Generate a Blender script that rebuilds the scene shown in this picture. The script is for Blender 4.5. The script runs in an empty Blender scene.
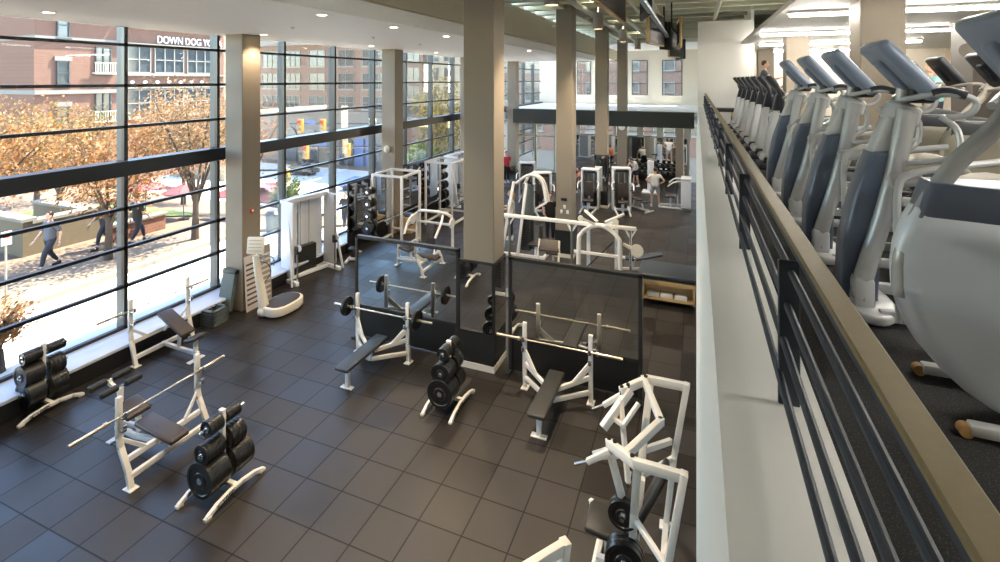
import bpy, bmesh, math, random
from mathutils import Vector as V, Matrix as MX
random.seed(7)
SC = bpy.context.scene
COL = SC.collection
PI = math.pi
# ------------------------------------------------------------------ materials
MAT = {}
def pm(name, col, rough=.5, metal=0., var=.06, scale=8., bump=0., spec=.5, coat=0., sheen=0., aniso=None):
    m = bpy.data.materials.new(name); m.use_nodes = True
    nt = m.node_tree; b = nt.nodes['Principled BSDF']
    b.inputs['Roughness'].default_value = rough; b.inputs['Metallic'].default_value = metal
    b.inputs['Specular IOR Level'].default_value = spec; b.inputs['Coat Weight'].default_value = coat
    tc = nt.nodes.new('ShaderNodeTexCoord'); n = nt.nodes.new('ShaderNodeTexNoise')
    n.inputs['Scale'].default_value = scale; n.inputs['Detail'].default_value = 4
    nt.links.new(tc.outputs['Object'], n.inputs['Vector'])
    mx = nt.nodes.new('ShaderNodeMix'); mx.data_type = 'RGBA'
    a = [max(0, c*(1-var)) for c in col]; d = [min(1, c*(1+var)) for c in col]
    mx.inputs[6].default_value = (*a, 1); mx.inputs[7].default_value = (*d, 1)
    nt.links.new(n.outputs['Fac'], mx.inputs[0]); nt.links.new(mx.outputs[2], b.inputs['Base Color'])
    if bump:
        bp = nt.nodes.new('ShaderNodeBump'); bp.inputs['Strength'].default_value = bump; bp.inputs['Distance'].default_value = .01
        nt.links.new(n.outputs['Fac'], bp.inputs['Height']); nt.links.new(bp.outputs['Normal'], b.inputs['Normal'])
    MAT[name] = m
    return m
def em(name, col, strength):
    m = bpy.data.materials.new(name); m.use_nodes = True
    nt = m.node_tree; b = nt.nodes['Principled BSDF']
    b.inputs['Base Color'].default_value = (*col, 1)
    b.inputs['Emission Color'].default_value = (*col, 1); b.inputs['Emission Strength'].default_value = strength
    MAT[name] = m
    return m
pm('white_steel', (.80, .775, .73), .32, 0, .03, 3, coat=.25)
pm('cool_white', (.80, .82, .86), .35, 0, .03, 3, coat=.2)
pm('chrome', (.75, .75, .76), .16, 1, .03)
pm('steel_bar', (.62, .56, .46), .28, 1, .08, 30)
pm('iron', (.012, .012, .012), .30, 0, .2, 20, spec=.5)
pm('rubber', (.016, .016, .017), .6, 0, .2, 30)
pm('vinyl_black', (.030, .029, .028), .42, 0, .15, 20, bump=.05)
pm('vinyl_grey', (.035, .045, .06), .38, 0, .1, 20, bump=.05)
pm('vinyl_brown', (.052, .038, .031), .42, 0, .12, 20, bump=.05)
pm('frame_dark', (.030, .030, .029), .35, 0, .1, 10)
pm('board_black', (.012, .012, .012), .45, 0, .1, 10)
pm('mullion', (0.006, 0.007, 0.009), .30, .0, .1, 6, spec=.6)
pm('mullion_side', (.065, .078, .08), .45, 0, .05, 6)
pm('tan_paint', (0.270, 0.224, 0.170), .55, 0, .03, 2, bump=.02)
pm('cream_paint', (.72, .67, .58), .6, 0, .02, 2)
pm('white_paint', (.88, .87, .84), .6, 0, .02, 2)
pm('curb_white', (.90, .89, .86), .55, 0, .02, 2)
pm('beige_paint', (.52, .455, .335), .6, 0, .03, 2)
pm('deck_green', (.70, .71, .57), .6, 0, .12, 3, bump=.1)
pm('deck_shaded', (.27, .28, .21), .7, 0, .15, 3)  # darker copy of deck_green: shade between the joists put into the colour
pm('pipe_cream', (.58, .57, .46), .45, 0, .05, 4)
pm('band_dark', (.022, .024, .018), .5, 0, .08, 4)
pm('rail_blue', (.022, .031, .046), .48, .1, .1, 8)
pm('rail_cap', (.215, .165, .075), .42, .2, .12, 40)
pm('sill_white', (.62, .66, .74), .35, 0, .03, 4)
pm('ell_silver', (0.408, 0.422, 0.428), .27, .25, .04, 5)
pm('ell_light', (0.484, 0.499, 0.507), .35, .1, .03, 5)
pm('ell_blue', (.085, .11, .16), .33, .15, .1, 4)
pm('ell_dark', (.02, .023, .03), .4, 0, .1, 6)
pm('egg_silver', (.66, .72, .80), .34, .1, .03, 3)
pm('console_back', (.20, .25, .34), .35, .2, .04, 4)
pm('khaki_cover', (0.204, 0.186, 0.144), .4, .1, .05, 4)
pm('tan_wood', (.62, .44, .22), .45, 0, .12, 6)
pm('orange_pad', (.42, .24, .09), .5)
pm('lamp_grey', (.33, .30, .25), .45, .2, .04)
pm('tv_black', (.012, .012, .013), .5)
pm('tv_tan', (.52, .36, .16), .45)
pm('strut_blue', (.45, .52, .62), .35, .4)
pm('poster', (.70, .62, .58), .5, 0, .05, 3)
pm('paper', (.85, .85, .84), .6)
pm('step_grey', (.10, .12, .115), .6, 0, .1, 10)
pm('plate_cream', (.75, .70, .60), .35)
pm('platform_top', (.045, .043, .05), .6)
pm('skin', (.58, .35, .25), .5, 0, .05)
pm('shirt_white', (.80, .79, .76), .8)
pm('shirt_black', (.025, .022, .02), .8)
pm('shirt_red', (.60, .05, .08), .8)
pm('shirt_teal', (.25, .52, .52), .8)
pm('shirt_grey', (.10, .105, .125), .8)
pm('shirt_orange', (.65, .16, .05), .8)
pm('cloth_navy', (.02, .022, .035), .8)
pm('cloth_grey', (.36, .37, .40), .8)
pm('hair_brown', (.07, .035, .015), .6, 0, .2, 40)
pm('hair_blond', (.48, .30, .12), .6, 0, .2, 40)
pm('shoe_white', (.7, .7, .7), .5)
pm('eye_dark', (.02, .015, .01), .3)
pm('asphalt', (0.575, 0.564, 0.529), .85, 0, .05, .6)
pm('sidewalk', (0.168, 0.126, 0.084), .85, 0, .25, 1.2)  # leaf-littered brown, darkened in the colour for tree shade
pm('plaza', (0.119, 0.084, 0.056), .9, 0, .25, 1.6, bump=.2)  # leaf litter brown with the shade of the trees worked into it
pm('lawn', (0.077, 0.112, 0.028), .9, 0, .3, 3, bump=.3)
pm('bark', (0.070, 0.049, 0.035), .85, 0, .3, 12, bump=.3)
pm('stone_tan', (0.126, 0.098, 0.059), .8, 0, .15, 6)
pm('stone_pale', (0.198, 0.185, 0.158), .75, 0, .06, 3)
pm('beige_stone', (0.343, 0.284, 0.191), .8, 0, .08, 3)
pm('glass_dark', (.05, .06, .065), .1, 0, .3, 2, spec=.8)
pm('win_frame', (0.252, 0.245, 0.217), .5)
pm('win_dark_frame', (.05, .06, .06), .5)
pm('sig_yellow', (0.400, 0.216, 0.032), .45)
pm('sign_blue', (.10, .16, .33), .4)
pm('car_blue', (.06, .14, .38), .25, .2, coat=.5)
pm('car_red', (0.175, 0.021, 0.028), .3, coat=.4)
pm('car_dark', (.02, .022, .025), .25, coat=.5)
pm('red_canvas', (0.210, 0.035, 0.038), .7)
pm('alarm_red', (.55, .03, .03), .4)
pm('screen', (.05, .07, .10), .2, 0, .3, 6)
pm('sconce', (.22, .20, .17), .35, .5)
pm('brown_wall', (.055, .042, .035), .6)
pm('towel_blue', (.12, .22, .42), .9)
pm('text_black', (.02, .02, .02), .5)
pm('text_white', (.85, .85, .84), .5)
pm('text_red', (.55, .08, .05), .5)
em('added_deck_glow', (1, .95, .86), 16)  # glow of the tube added above the dropped ceiling
em('lamp_warm', (1, .78, .48), 14)
em('tube_light', (1, .94, .84), 75)

def nodes(m):
    return m.node_tree.nodes, m.node_tree.links, m.node_tree.nodes['Principled BSDF']
def mathn(N, L, op, a, b=None):
    n = N.new('ShaderNodeMath'); n.operation = op
    for i, x in enumerate((a, b)):
        if x is None: continue
        if isinstance(x, (int, float)): n.inputs[i].default_value = x
        else: L.new(x, n.inputs[i])
    return n.outputs[0]
def tile_floor(name, col, col2, cell, ox, oy, joint, rough, gapcol):
    m = pm(name, col, rough, 0, .1, 14, bump=.08); N, L, b = nodes(m)
    tc = N.new('ShaderNodeTexCoord'); sp = N.new('ShaderNodeSeparateXYZ'); L.new(tc.outputs['Object'], sp.inputs[0])
    cs, ms = [], []
    for ax, o in ((0, ox), (1, oy)):
        u = mathn(N, L, 'DIVIDE', mathn(N, L, 'SUBTRACT', sp.outputs[ax], o), cell)
        cs.append(mathn(N, L, 'FLOOR', u)); f = mathn(N, L, 'FRACT', u)
        d = mathn(N, L, 'MINIMUM', f, mathn(N, L, 'SUBTRACT', 1., f)); ms.append(mathn(N, L, 'LESS_THAN', d, joint))
    cb = N.new('ShaderNodeCombineXYZ'); L.new(cs[0], cb.inputs[0]); L.new(cs[1], cb.inputs[1])
    wn = N.new('ShaderNodeTexWhiteNoise'); wn.noise_dimensions = '2D'; L.new(cb.outputs[0], wn.inputs['Vector'])
    mx = N.new('ShaderNodeMix'); mx.data_type = 'RGBA'; mx.inputs[6].default_value = (*col, 1); mx.inputs[7].default_value = (*col2, 1)
    L.new(wn.outputs['Value'], mx.inputs[0])
    mg = N.new('ShaderNodeMix'); mg.data_type = 'RGBA'; mg.inputs[7].default_value = (*gapcol, 1)
    L.new(mx.outputs[2], mg.inputs[6]); L.new(mathn(N, L, 'MAXIMUM', ms[0], ms[1]), mg.inputs[0])
    # fine speckle of the rubber granulate
    sn = N.new('ShaderNodeTexNoise'); sn.inputs['Scale'].default_value = 90; L.new(tc.outputs['Object'], sn.inputs['Vector'])
    mu = N.new('ShaderNodeMix'); mu.data_type = 'RGBA'; mu.blend_type = 'MULTIPLY'; mu.inputs[0].default_value = .5
    L.new(mg.outputs[2], mu.inputs[6]); L.new(sn.outputs['Fac'], mu.inputs[7]); 
    ad = N.new('ShaderNodeMix'); ad.data_type = 'RGBA'; ad.blend_type = 'MULTIPLY'; ad.inputs[0].default_value = 1
    ad.inputs[7].default_value = (1.35, 1.35, 1.35, 1); L.new(mu.outputs[2], ad.inputs[6])
    L.new(ad.outputs[2], b.inputs['Base Color'])
    jm = mathn(N, L, 'MAXIMUM', ms[0], ms[1]); L.new(mathn(N, L, 'SUBTRACT', .52, mathn(N, L, 'MULTIPLY', jm, .30)), b.inputs['Specular IOR Level'])
    rr = mathn(N, L, 'ADD', mathn(N, L, 'MULTIPLY', wn.outputs['Value'], .22), rough); L.new(rr, b.inputs['Roughness'])
    return m
tile_floor('rubber_tiles', (.016, .0128, .0108), (.026, .0215, .0185), .613, -.276, .061, .015, .31, (.009, .008, .007))
def speck(name, col, dots, scale=160, thr=.68):
    m = pm(name, col, .85, 0, .2, 40, bump=.2); N, L, b = nodes(m)
    tc = N.new('ShaderNodeTexCoord'); n = N.new('ShaderNodeTexNoise'); n.inputs['Scale'].default_value = scale; n.inputs['Detail'].default_value = 0
    L.new(tc.outputs['Object'], n.inputs['Vector'])
    mx = N.new('ShaderNodeMix'); mx.data_type = 'RGBA'; mx.inputs[6].default_value = (*col, 1); mx.inputs[7].default_value = (*dots, 1)
    L.new(mathn(N, L, 'GREATER_THAN', n.outputs['Fac'], thr), mx.inputs[0]); L.new(mx.outputs[2], b.inputs['Base Color'])
speck('carpet', (.005, .005, .0055), (.055, .052, .05))
def brick(name, c1, c2, mortar, ax):
    m = pm(name, c1, .85); N, L, b = nodes(m)
    tc = N.new('ShaderNodeTexCoord'); sp = N.new('ShaderNodeSeparateXYZ'); cb = N.new('ShaderNodeCombineXYZ')
    L.new(tc.outputs['Object'], sp.inputs[0]); L.new(sp.outputs[ax], cb.inputs[0]); L.new(sp.outputs[2], cb.inputs[1])
    bt = N.new('ShaderNodeTexBrick'); bt.inputs['Color1'].default_value = (*c1, 1); bt.inputs['Color2'].default_value = (*c2, 1); bt.inputs['Mortar'].default_value = (*mortar, 1)
    bt.inputs['Scale'].default_value = 2.2; bt.inputs['Mortar Size'].default_value = .012
    L.new(cb.outputs[0], bt.inputs['Vector']); L.new(bt.outputs['Color'], b.inputs['Base Color'])
brick('brick_red', (0.149, 0.073, 0.046), (0.171, 0.087, 0.056), (0.174, 0.124, 0.093), 1)
brick('brick_brown', (0.178, 0.109, 0.076), (0.205, 0.129, 0.092), (0.211, 0.165, 0.132), 0)
brick('brick_garden', (0.180, 0.075, 0.045), (0.210, 0.095, 0.060), (0.200, 0.150, 0.120), 1)
def glass(name, tint=(.97, .985, .98), gl=.9):
    m = bpy.data.materials.new(name); m.use_nodes = True; nt = m.node_tree; nt.nodes.clear()
    o = nt.nodes.new('ShaderNodeOutputMaterial'); t = nt.nodes.new('ShaderNodeBsdfTransparent'); g = nt.nodes.new('ShaderNodeBsdfGlossy')
    t.inputs[0].default_value = (*tint, 1); g.inputs['Roughness'].default_value = .02
    f = nt.nodes.new('ShaderNodeFresnel'); f.inputs[0].default_value = 1.45; mu = nt.nodes.new('ShaderNodeMath'); mu.operation = 'MULTIPLY'; mu.inputs[1].default_value = gl
    mx = nt.nodes.new('ShaderNodeMixShader'); L = nt.links.new
    L(f.outputs[0], mu.inputs[0]); L(mu.outputs[0], mx.inputs[0]); L(t.outputs[0], mx.inputs[1]); L(g.outputs[0], mx.inputs[2]); L(mx.outputs[0], o.inputs[0])
    MAT[name] = m
glass('window_glass', gl=.25)
def mirror(name, col):
    m = bpy.data.materials.new(name); m.use_nodes = True; b = m.node_tree.nodes['Principled BSDF']
    b.inputs['Base Color'].default_value = (*col, 1); b.inputs['Metallic'].default_value = 1; b.inputs['Roughness'].default_value = .015
    MAT[name] = m
mirror('mirror', (.86, .89, .88)); mirror('mirror_grey', (.78, .79, .78))
def leafmat(name, cols):
    m = pm(name, cols[0], .7); N, L, b = nodes(m)
    g = N.new('ShaderNodeNewGeometry'); cr = N.new('ShaderNodeValToRGB'); el = cr.color_ramp.elements
    el[0].color = (*cols[0], 1); el[1].color = (*cols[-1], 1)
    for i, c in enumerate(cols[1:-1]):
        e = el.new((i+1)/(len(cols)-1)); e.color = (*c, 1)
    L.new(g.outputs['Random Per Island'], cr.inputs[0]); L.new(cr.outputs[0], b.inputs['Base Color'])
    tr = N.new('ShaderNodeBsdfTranslucent'); L.new(cr.outputs[0], tr.inputs[0]); ms = N.new('ShaderNodeMixShader'); ms.inputs[0].default_value = .4
    L.new(b.outputs[0], ms.inputs[1]); L.new(tr.outputs[0], ms.inputs[2]); L.new(ms.outputs[0], N['Material Output'].inputs[0])
leafmat('leaf_orange', [(0.258, 0.088, 0.020), (0.286, 0.129, 0.037), (0.313, 0.184, 0.075), (0.204, 0.109, 0.048)])
leafmat('leaf_yellow', [(0.158, 0.132, 0.030), (0.185, 0.125, 0.040), (0.106, 0.112, 0.026), (0.198, 0.132, 0.046)])
leafmat('leaf_pale', [(0.272, 0.163, 0.082), (0.231, 0.143, 0.061), (0.286, 0.190, 0.109), (0.184, 0.116, 0.054)])
leafmat('leaf_green', [(0.060, 0.102, 0.024), (0.096, 0.144, 0.036), (0.132, 0.168, 0.048)])
# ------------------------------------------------------------------ mesh builder
class MB:
    def __init__(s):
        s.bm = bmesh.new(); s.T = MX.Identity(4)
    def _in(s, vs):
        if s.T != MX.Identity(4):
            for v in vs: v.co = s.T @ v.co
    def box(s, c, d, bev=0, R=None, seg=2):
        r = bmesh.ops.create_cube(s.bm, size=1); vs = r['verts']
        for v in vs: v.co = V((v.co.x*d[0], v.co.y*d[1], v.co.z*d[2]))
        if bev:
            es = list({e for v in vs for e in v.link_edges})
            q = bmesh.ops.bevel(s.bm, geom=es, offset=bev, segments=seg, affect='EDGES', profile=.5)
            vs = list({v for f in q['faces'] for v in f.verts} | {v for v in vs if v.is_valid})
        M = MX.Translation(V(c)) @ (R.to_4x4() if R else MX.Identity(4))
        for v in vs: v.co = M @ v.co
        s._in(vs); return s
    def bar(s, p, q, w, h=None, bev=0, up=(0, 0, 1), ext=0):
        p, q = V(p), V(q); d = q-p; l = d.length; d.normalize(); h = h or w
        u = V(up)
        if abs(d.dot(u)) > .98: u = V((1, 0, 0))
        x = u.cross(d).normalized(); z = d.cross(x)
        return s.box((p+q)/2, (w, l+2*ext, h), bev, MX((x, d, z)).transposed())
    def rbar(s, pts, w, h=None, up=(0, 0, 1), bev=0):
        for a, b in zip(pts[:-1], pts[1:]): s.bar(a, b, w, h, bev, up, w*.35)
        return s
    def lathe(s, prof, p, ax, n=20):        # prof: (t along axis, r)
        ax = V(ax).normalized(); u = ax.orthogonal().normalized(); w = ax.cross(u); p = V(p); vs = []; rings = []
        for t, r in prof:
            rg = [s.bm.verts.new(p+ax*t+(u*math.cos(2*PI*i/n)+w*math.sin(2*PI*i/n))*max(r, 1e-4)) for i in range(n)]
            rings.append(rg); vs += rg
        for a, b in zip(rings[:-1], rings[1:]):
            for i in range(n): s.bm.faces.new((a[i], a[(i+1) % n], b[(i+1) % n], b[i]))
        s.bm.faces.new(rings[0][::-1]); s.bm.faces.new(rings[-1])
        s._in(vs); return s
    def cyl(s, p, q, r, r2=None, n=16, bev=0):
        p, q = V(p), V(q); l = (q-p).length; r2 = r if r2 is None else r2
        pr = [(0, r), (l, r2)] if not bev else [(0, r-bev), (bev, r), (l-bev, r2), (l, r2-bev)]
        return s.lathe(pr, p, q-p, n)
    def tube(s, pts, r, n=10, smooth=0, radii=None):
        P = [V(p) for p in pts]
        if smooth:
            Q = []; m = len(P)
            for i in range(m-1):
                a, b, c, d = P[max(i-1, 0)], P[i], P[i+1], P[min(i+2, m-1)]
                for k in range(smooth):
                    t = k/smooth
                    Q.append(.5*((2*b)+(c-a)*t+(2*a-5*b+4*c-d)*t*t+(3*b-3*c+d-a)*t**3))
            Q.append(P[-1])
            if radii: radii = [radii[min(int(i/smooth), m-1)]*(1-(i/smooth) % 1)+radii[min(int(i/smooth)+1, m-1)]*((i/smooth) % 1) for i in range(len(Q))]
            P = Q
        rings, vs = [], []; u = None
        for i, p in enumerate(P):
            d = (P[min(i+1, len(P)-1)]-P[max(i-1, 0)]).normalized()
            u = d.orthogonal().normalized() if u is None else (u-d*u.dot(d)).normalized()
            w = d.cross(u); rr = radii[i] if radii else r
            rg = [s.bm.verts.new(p+(u*math.cos(2*PI*k/n)+w*math.sin(2*PI*k/n))*rr) for k in range(n)]
            rings.append(rg); vs += rg
        for a, b in zip(rings[:-1], rings[1:]):
            for k in range(n): s.bm.faces.new((a[k], a[(k+1) % n], b[(k+1) % n], b[k]))
        s.bm.faces.new(rings[0][::-1]); s.bm.faces.new(rings[-1])
        s._in(vs); return s
    def ell(s, c, r, u=14, v=9, R=None):
        q = bmesh.ops.create_uvsphere(s.bm, u_segments=u, v_segments=v, radius=1); M = R.to_4x4() if R else MX.Identity(4)
        for w in q['verts']: w.co = V(c)+M @ V((w.co.x*r[0], w.co.y*r[1], w.co.z*r[2]))
        s._in(q['verts']); return s
    def prism(s, poly, a, b, plane='xz', bev=0):   # outline in a plane, thickness from a to b along the third axis
        f = {'xz': lambda u, v, t: V((u, t, v)), 'yz': lambda u, v, t: V((t, u, v)), 'xy': lambda u, v, t: V((u, v, t))}[plane]
        A = [s.bm.verts.new(f(u, v, a)) for u, v in poly]; B = [s.bm.verts.new(f(u, v, b)) for u, v in poly]; n = len(poly)
        fs = [s.bm.faces.new(A[::-1]), s.bm.faces.new(B)]
        for i in range(n): fs.append(s.bm.faces.new((A[i], A[(i+1) % n], B[(i+1) % n], B[i])))
        vs = A+B
        bmesh.ops.recalc_face_normals(s.bm, faces=fs)
        if bev:
            es = [e for e in {e for v in vs for e in v.link_edges} if (e.verts[0] in A) == (e.verts[1] in A)]
            q = bmesh.ops.bevel(s.bm, geom=es, offset=bev, segments=3, affect='EDGES', profile=.5)
            vs = list({v for g in q['faces'] for v in g.verts} | {v for v in vs if v.is_valid})
        s._in(vs); return s
    def quad(s, a, b, c, d):
        vs = [s.bm.verts.new(V(x)) for x in (a, b, c, d)]; s.bm.faces.new(vs); s._in(vs); return s
    def build(s, name, mat, parent=None, loc=None, smooth=True, T=None):
        me = bpy.data.meshes.new(name)
        if smooth:
            s.bm.normal_update()
            for f in s.bm.faces: f.smooth = True
            for e in s.bm.edges:
                if len(e.link_faces) == 2 and e.calc_face_angle(0) > .6: e.smooth = False
        s.bm.to_mesh(me); s.bm.free()
        me.materials.append(MAT[mat]); o = bpy.data.objects.new(name, me); COL.objects.link(o)
        if parent is not None: o.parent = parent
        if loc is not None: o.location = loc
        return o
def tag(o, label, cat, group=None):
    o['label'] = label; o['category'] = cat
    if group: o['group'] = group
    return o
def thing(name, label, cat, loc=(0, 0, 0), rz=0, group=None):
    o = bpy.data.objects.new(name, None); COL.objects.link(o); o.empty_display_size = .1
    o.location = loc; o.rotation_euler = (0, 0, rz); return tag(o, label, cat, group)
def struct(name, mb, mat, parent=None):
    o = mb.build(name, mat, parent)
    if parent is None: o['kind'] = 'structure'
    return o
def dup(o, loc=None, rz=None, label=None, group=None, parent=None):
    c = o.copy(); COL.objects.link(c)
    if parent is not None: c.parent = parent
    for ch in [x for x in o.children]: dup(ch, parent=c)
    if loc is not None: c.location = loc
    if rz is not None: c.rotation_euler = (0, 0, rz)
    if label: c['label'] = label
    if group: c['group'] = group
    return c
def text(body, name, mat, size, loc, rot, parent=None, depth=.002, align='CENTER'):
    cu = bpy.data.curves.new(name, 'FONT'); cu.body = body; cu.size = size; cu.extrude = depth; cu.align_x = align; cu.align_y = 'CENTER'
    o = bpy.data.objects.new(name, cu); COL.objects.link(o); dg = bpy.context.evaluated_depsgraph_get()
    me = bpy.data.meshes.new_from_object(o.evaluated_get(dg)); bpy.data.objects.remove(o)
    o = bpy.data.objects.new(name, me); COL.objects.link(o); me.materials.clear(); me.materials.append(MAT[mat])
    o.location = loc; o.rotation_euler = rot; o.parent = parent
    return o
# ------------------------------------------------------------------ camera, world, sun
EYE = 5.7
cam = bpy.data.cameras.new('camera'); co = bpy.data.objects.new('camera', cam); COL.objects.link(co); SC.camera = co
co.location = (0, 0, EYE); co.rotation_euler = (PI/2, 0, math.radians(21.6))
cam.sensor_width = 36; cam.sensor_fit = 'HORIZONTAL'; cam.lens = 36*.496; cam.shift_y = -.2015; cam.clip_end = 400; cam.clip_start = .05
SC.view_settings.view_transform = 'Standard'; SC.view_settings.look = 'None'; SC.view_settings.gamma = 1; SC.view_settings.use_curve_mapping = False
SC.view_settings.exposure = 0.75
SC.cycles.use_denoising = True; SC.cycles.max_bounces = 8; SC.cycles.diffuse_bounces = 5; SC.cycles.glossy_bounces = 4; SC.cycles.transparent_max_bounces = 16
SC.cycles.sample_clamp_indirect = 6; SC.cycles.caustics_reflective = False; SC.cycles.caustics_refractive = False
w = bpy.data.worlds.new('sky'); SC.world = w; w.use_nodes = True; nt = w.node_tree
bg = nt.nodes['Background']; sk = nt.nodes.new('ShaderNodeTexSky'); sk.sky_type = 'NISHITA'; sk.sun_disc = False
sk.sun_elevation = math.radians(46); sk.sun_rotation = math.radians(18); sk.air_density = 1.0; sk.dust_density = .4
nt.links.new(sk.outputs[0], bg.inputs[0]); bg.inputs[1].default_value = .9
sun = bpy.data.lights.new('sun', 'SUN'); sun.energy = 20; sun.color = (1, .90, .74); sun.angle = .009
so = bpy.data.objects.new('sun', sun); COL.objects.link(so); so.location = (10, 30, 40)
so.rotation_euler = V((-.20, -.50, -.84)).to_track_quat('-Z', 'Y').to_euler()
# ================================================================== THE ROOM
WX = -11.4                                   # plane of the window wall
YB, YF = -3.0, 29.5                          # back and far walls
struct('floor', MB().box((-5.4, 13.2, -.1), (12.4, 32.6, .2)), 'rubber_tiles')
struct('floor_upper', MB().box((4.6, 10.5, 4.1), (8.7, 27, .2)), 'carpet')
# parapet of the balcony, leaning a little inwards
pa = MB().prism([(0, 3.55), (.06, 4.755), (.33, 4.755), (.33, 3.55)], YB, 18.6)
struct('wall_balcony', pa, 'curb_white')
struct('wall_under_balcony', MB().box((1.6, 13.2, 1.75), (.2, 32.6, 3.5)), 'white_paint')
struct('ceiling_under_balcony', MB().box((.85, 13.2, 3.6), (1.5, 32.6, .12)), 'white_paint')
struct('wall_back', MB().box((-1.4, YB-.1, 4.2), (20.6, .2, 8.8)), 'cream_paint')
struct('wall_right', MB().box((9.0, 10.5, 6.3), (.2, 27, 4.4)), 'cream_paint')
# far wall below the mezzanine: mirror wall, strip of windows, door opening
fw = MB(); fw.box((-4.15, YF+.1, 1.2), (7.6, .2, 2.4)); fw.box((-4.15, YF+.1, 3.02), (7.6, .2, .1)); fw.box((-11.0, YF+.1, 1.5), (.8, .2, 3.0))
for x in (-7.85, -6.6, -4.45, -3.0, -1.9, -.45): fw.box((x, YF+.1, 2.7), (.35 if x > -4.4 else .2, .2, .62))
struct('wall_far', fw, 'cream_paint')
mw = MB().box((-4.0, YF-.03, 1.36), (7.0, .04, 2.04))
struct('trim_1', mw, 'mirror_grey')
struct('baseboard_far', MB().box((-4.0, YF-.03, .16), (7.0, .06, .32)), 'board_black')
for i, (a, b) in enumerate(((-7.65, -6.7), (-6.5, -4.55), (-4.28, -3.18), (-2.82, -2.08), (-1.72, -.63))):
    f = MB(); f.box(((a+b)/2, YF+.08, 2.42), (b-a, .12, .05)); f.box(((a+b)/2, YF+.08, 2.7), (b-a, .06, .03))
    o = struct('window_%d' % (20+i), f, 'win_frame')
    MB().box(((a+b)/2, YF+.08, 2.7), (b-a, .015, .56)).build('pane', 'window_glass', o)
# entrance doors
for i, (a, b) in enumerate(((-10.55, -9.35), (-9.3, -8.1))):
    f = MB(); c = (a+b)/2
    for x in (a, b): f.box((x, YF+.1, 1.5), (.1, .12, 3.0))
    for z in (.08, 2.2, 2.98): f.box((c, YF+.1, z), (b-a, .1, .12))
    o = struct('door_%d' % (1+i), f, 'pipe_cream')
    MB().box((c, YF+.1, 1.5), (b-a, .015, 2.9)).build('pane', 'window_glass', o)
    MB().tube([(b-.15 if i == 0 else a+.15, YF-.02, .9), (b-.15 if i == 0 else a+.15, YF-.02, 1.4)], .02).build('door_handle', 'chrome', o)
# mezzanine over the far end: slab edge, floor, rear wall with windows
struct('trim_2', MB().box((-5.3, 28.95, 3.47), (10.4, .5, .86)), 'band_dark')
struct('floor_mezzanine', MB().box((-5.6, 33.2, 3.8), (11.4, 8.0, .14)), 'white_paint')
mz = MB()
ops = [(-9.6, -8.6), (-8.4, -7.4), (-6.7, -5.0), (-4.35, -3.3), (-2.25, -.95)]
xs = [-11.4]+[v for o in ops for v in o]+[.6]
for i in range(0, len(xs), 2): mz.box(((xs[i]+xs[i+1])/2, 37.3, 5.9), (xs[i+1]-xs[i], .2, 4.2))
for a, b in ops: mz.box(((a+b)/2, 37.3, 4.2), (b-a, .2, .7)); mz.box(((a+b)/2, 37.3, 7.55), (b-a, .2, .9))
struct('wall_mezzanine', mz, 'cream_paint')
for i, (a, b) in enumerate(ops):
    f = MB(); c = (a+b)/2
    for z in (4.58, 5.4, 6.25, 7.07): f.box((c, 37.2, z), (b-a, .08, .05))
    for x in (a, b): f.box((x, 37.2, 5.82), (.06, .08, 2.5))
    o = struct('window_%d' % (30+i), f, 'win_dark_frame'); MB().box((c, 37.25, 5.82), (b-a, .015, 2.5)).build('pane', 'window_glass', o)
struct('wall_mezzanine_side', MB().box((.5, 33.4, 5.9), (.2, 8, 4.2)), 'white_paint')
# ceilings
sf = MB(); sf.box((-8.5, 13.2, 6.97), (5.8, 32.4, .3))
struct('ceiling_soffit', sf, 'white_paint')
struct('ceiling_soffit_face', MB().box((-5.52, 17.0, 7.6), (.16, 41, .96)), 'beige_paint')
struct('ceiling', MB().box((1.8, 17.3, 8.5), (15, 41, .2)), 'deck_shaded')
struct('ceiling_mezzanine', MB().box((-5.3, 33.6, 7.9), (12.4, 8.2, .2)), 'white_paint')
j = MB()
for k in range(27):
    y = -2.6+k*1.25
    j.box((1.8, y, 8.24), (14.6, .05, .34)); j.box((1.8, y, 8.06), (14.6, .20, .05))
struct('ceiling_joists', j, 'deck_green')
g = MB()
for x in (-4.05, -1.3): g.box((x, 13.2, 7.98), (.26, 32.4, .05)); g.box((x, 13.2, 8.2), (.06, 32.4, .42))
struct('ceiling_girders', g, 'deck_green')
p = MB()
for x, z, r in ((-3.2, 7.86, .09), (-2.2, 7.75, .07), (-1.75, 7.9, .05), (.6, 7.85, .06)): p.cyl((x, YB, z), (x, YF, z), r, n=12)
for y in (6.2, 12.8, 19.4): p.cyl((-5.4, y, 7.84), (1.2, y, 7.84), .05, n=10)
tag(p.build('ceiling_pipes', 'pipe_cream'), 'run of cream painted pipes slung under the open green ceiling deck', 'pipes')
struct('ceiling_upper', MB().box((5.2, 10.5, 6.94), (7.6, 27, .08)), 'white_paint')
struct('wall_upper_far', MB().box((.92, 18.6, 5.75), (1.75, .16, 3.9)), 'white_paint')
struct('wall_upper_inner', MB().box((1.75, 24.1, 6.2), (.1, 11, 4.6)), 'white_paint')
struct('wall_mezzanine_end', MB().box((1.15, 29.45, 6.2), (1.3, .1, 4.8)), 'white_paint')
struct('wall_upper_end', MB().box((5.4, 24.0, 6.3), (7.4, .2, 4.4)), 'cream_paint')
struct('wall_upper_panel', MB().box((5.55, 13.0, 5.55), (.95, .9, 2.7)), 'brown_wall')
struct('trim_3', MB().box((8.85, 10.5, 6.5), (.3, 26, .75)), 'beige_paint')
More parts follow.
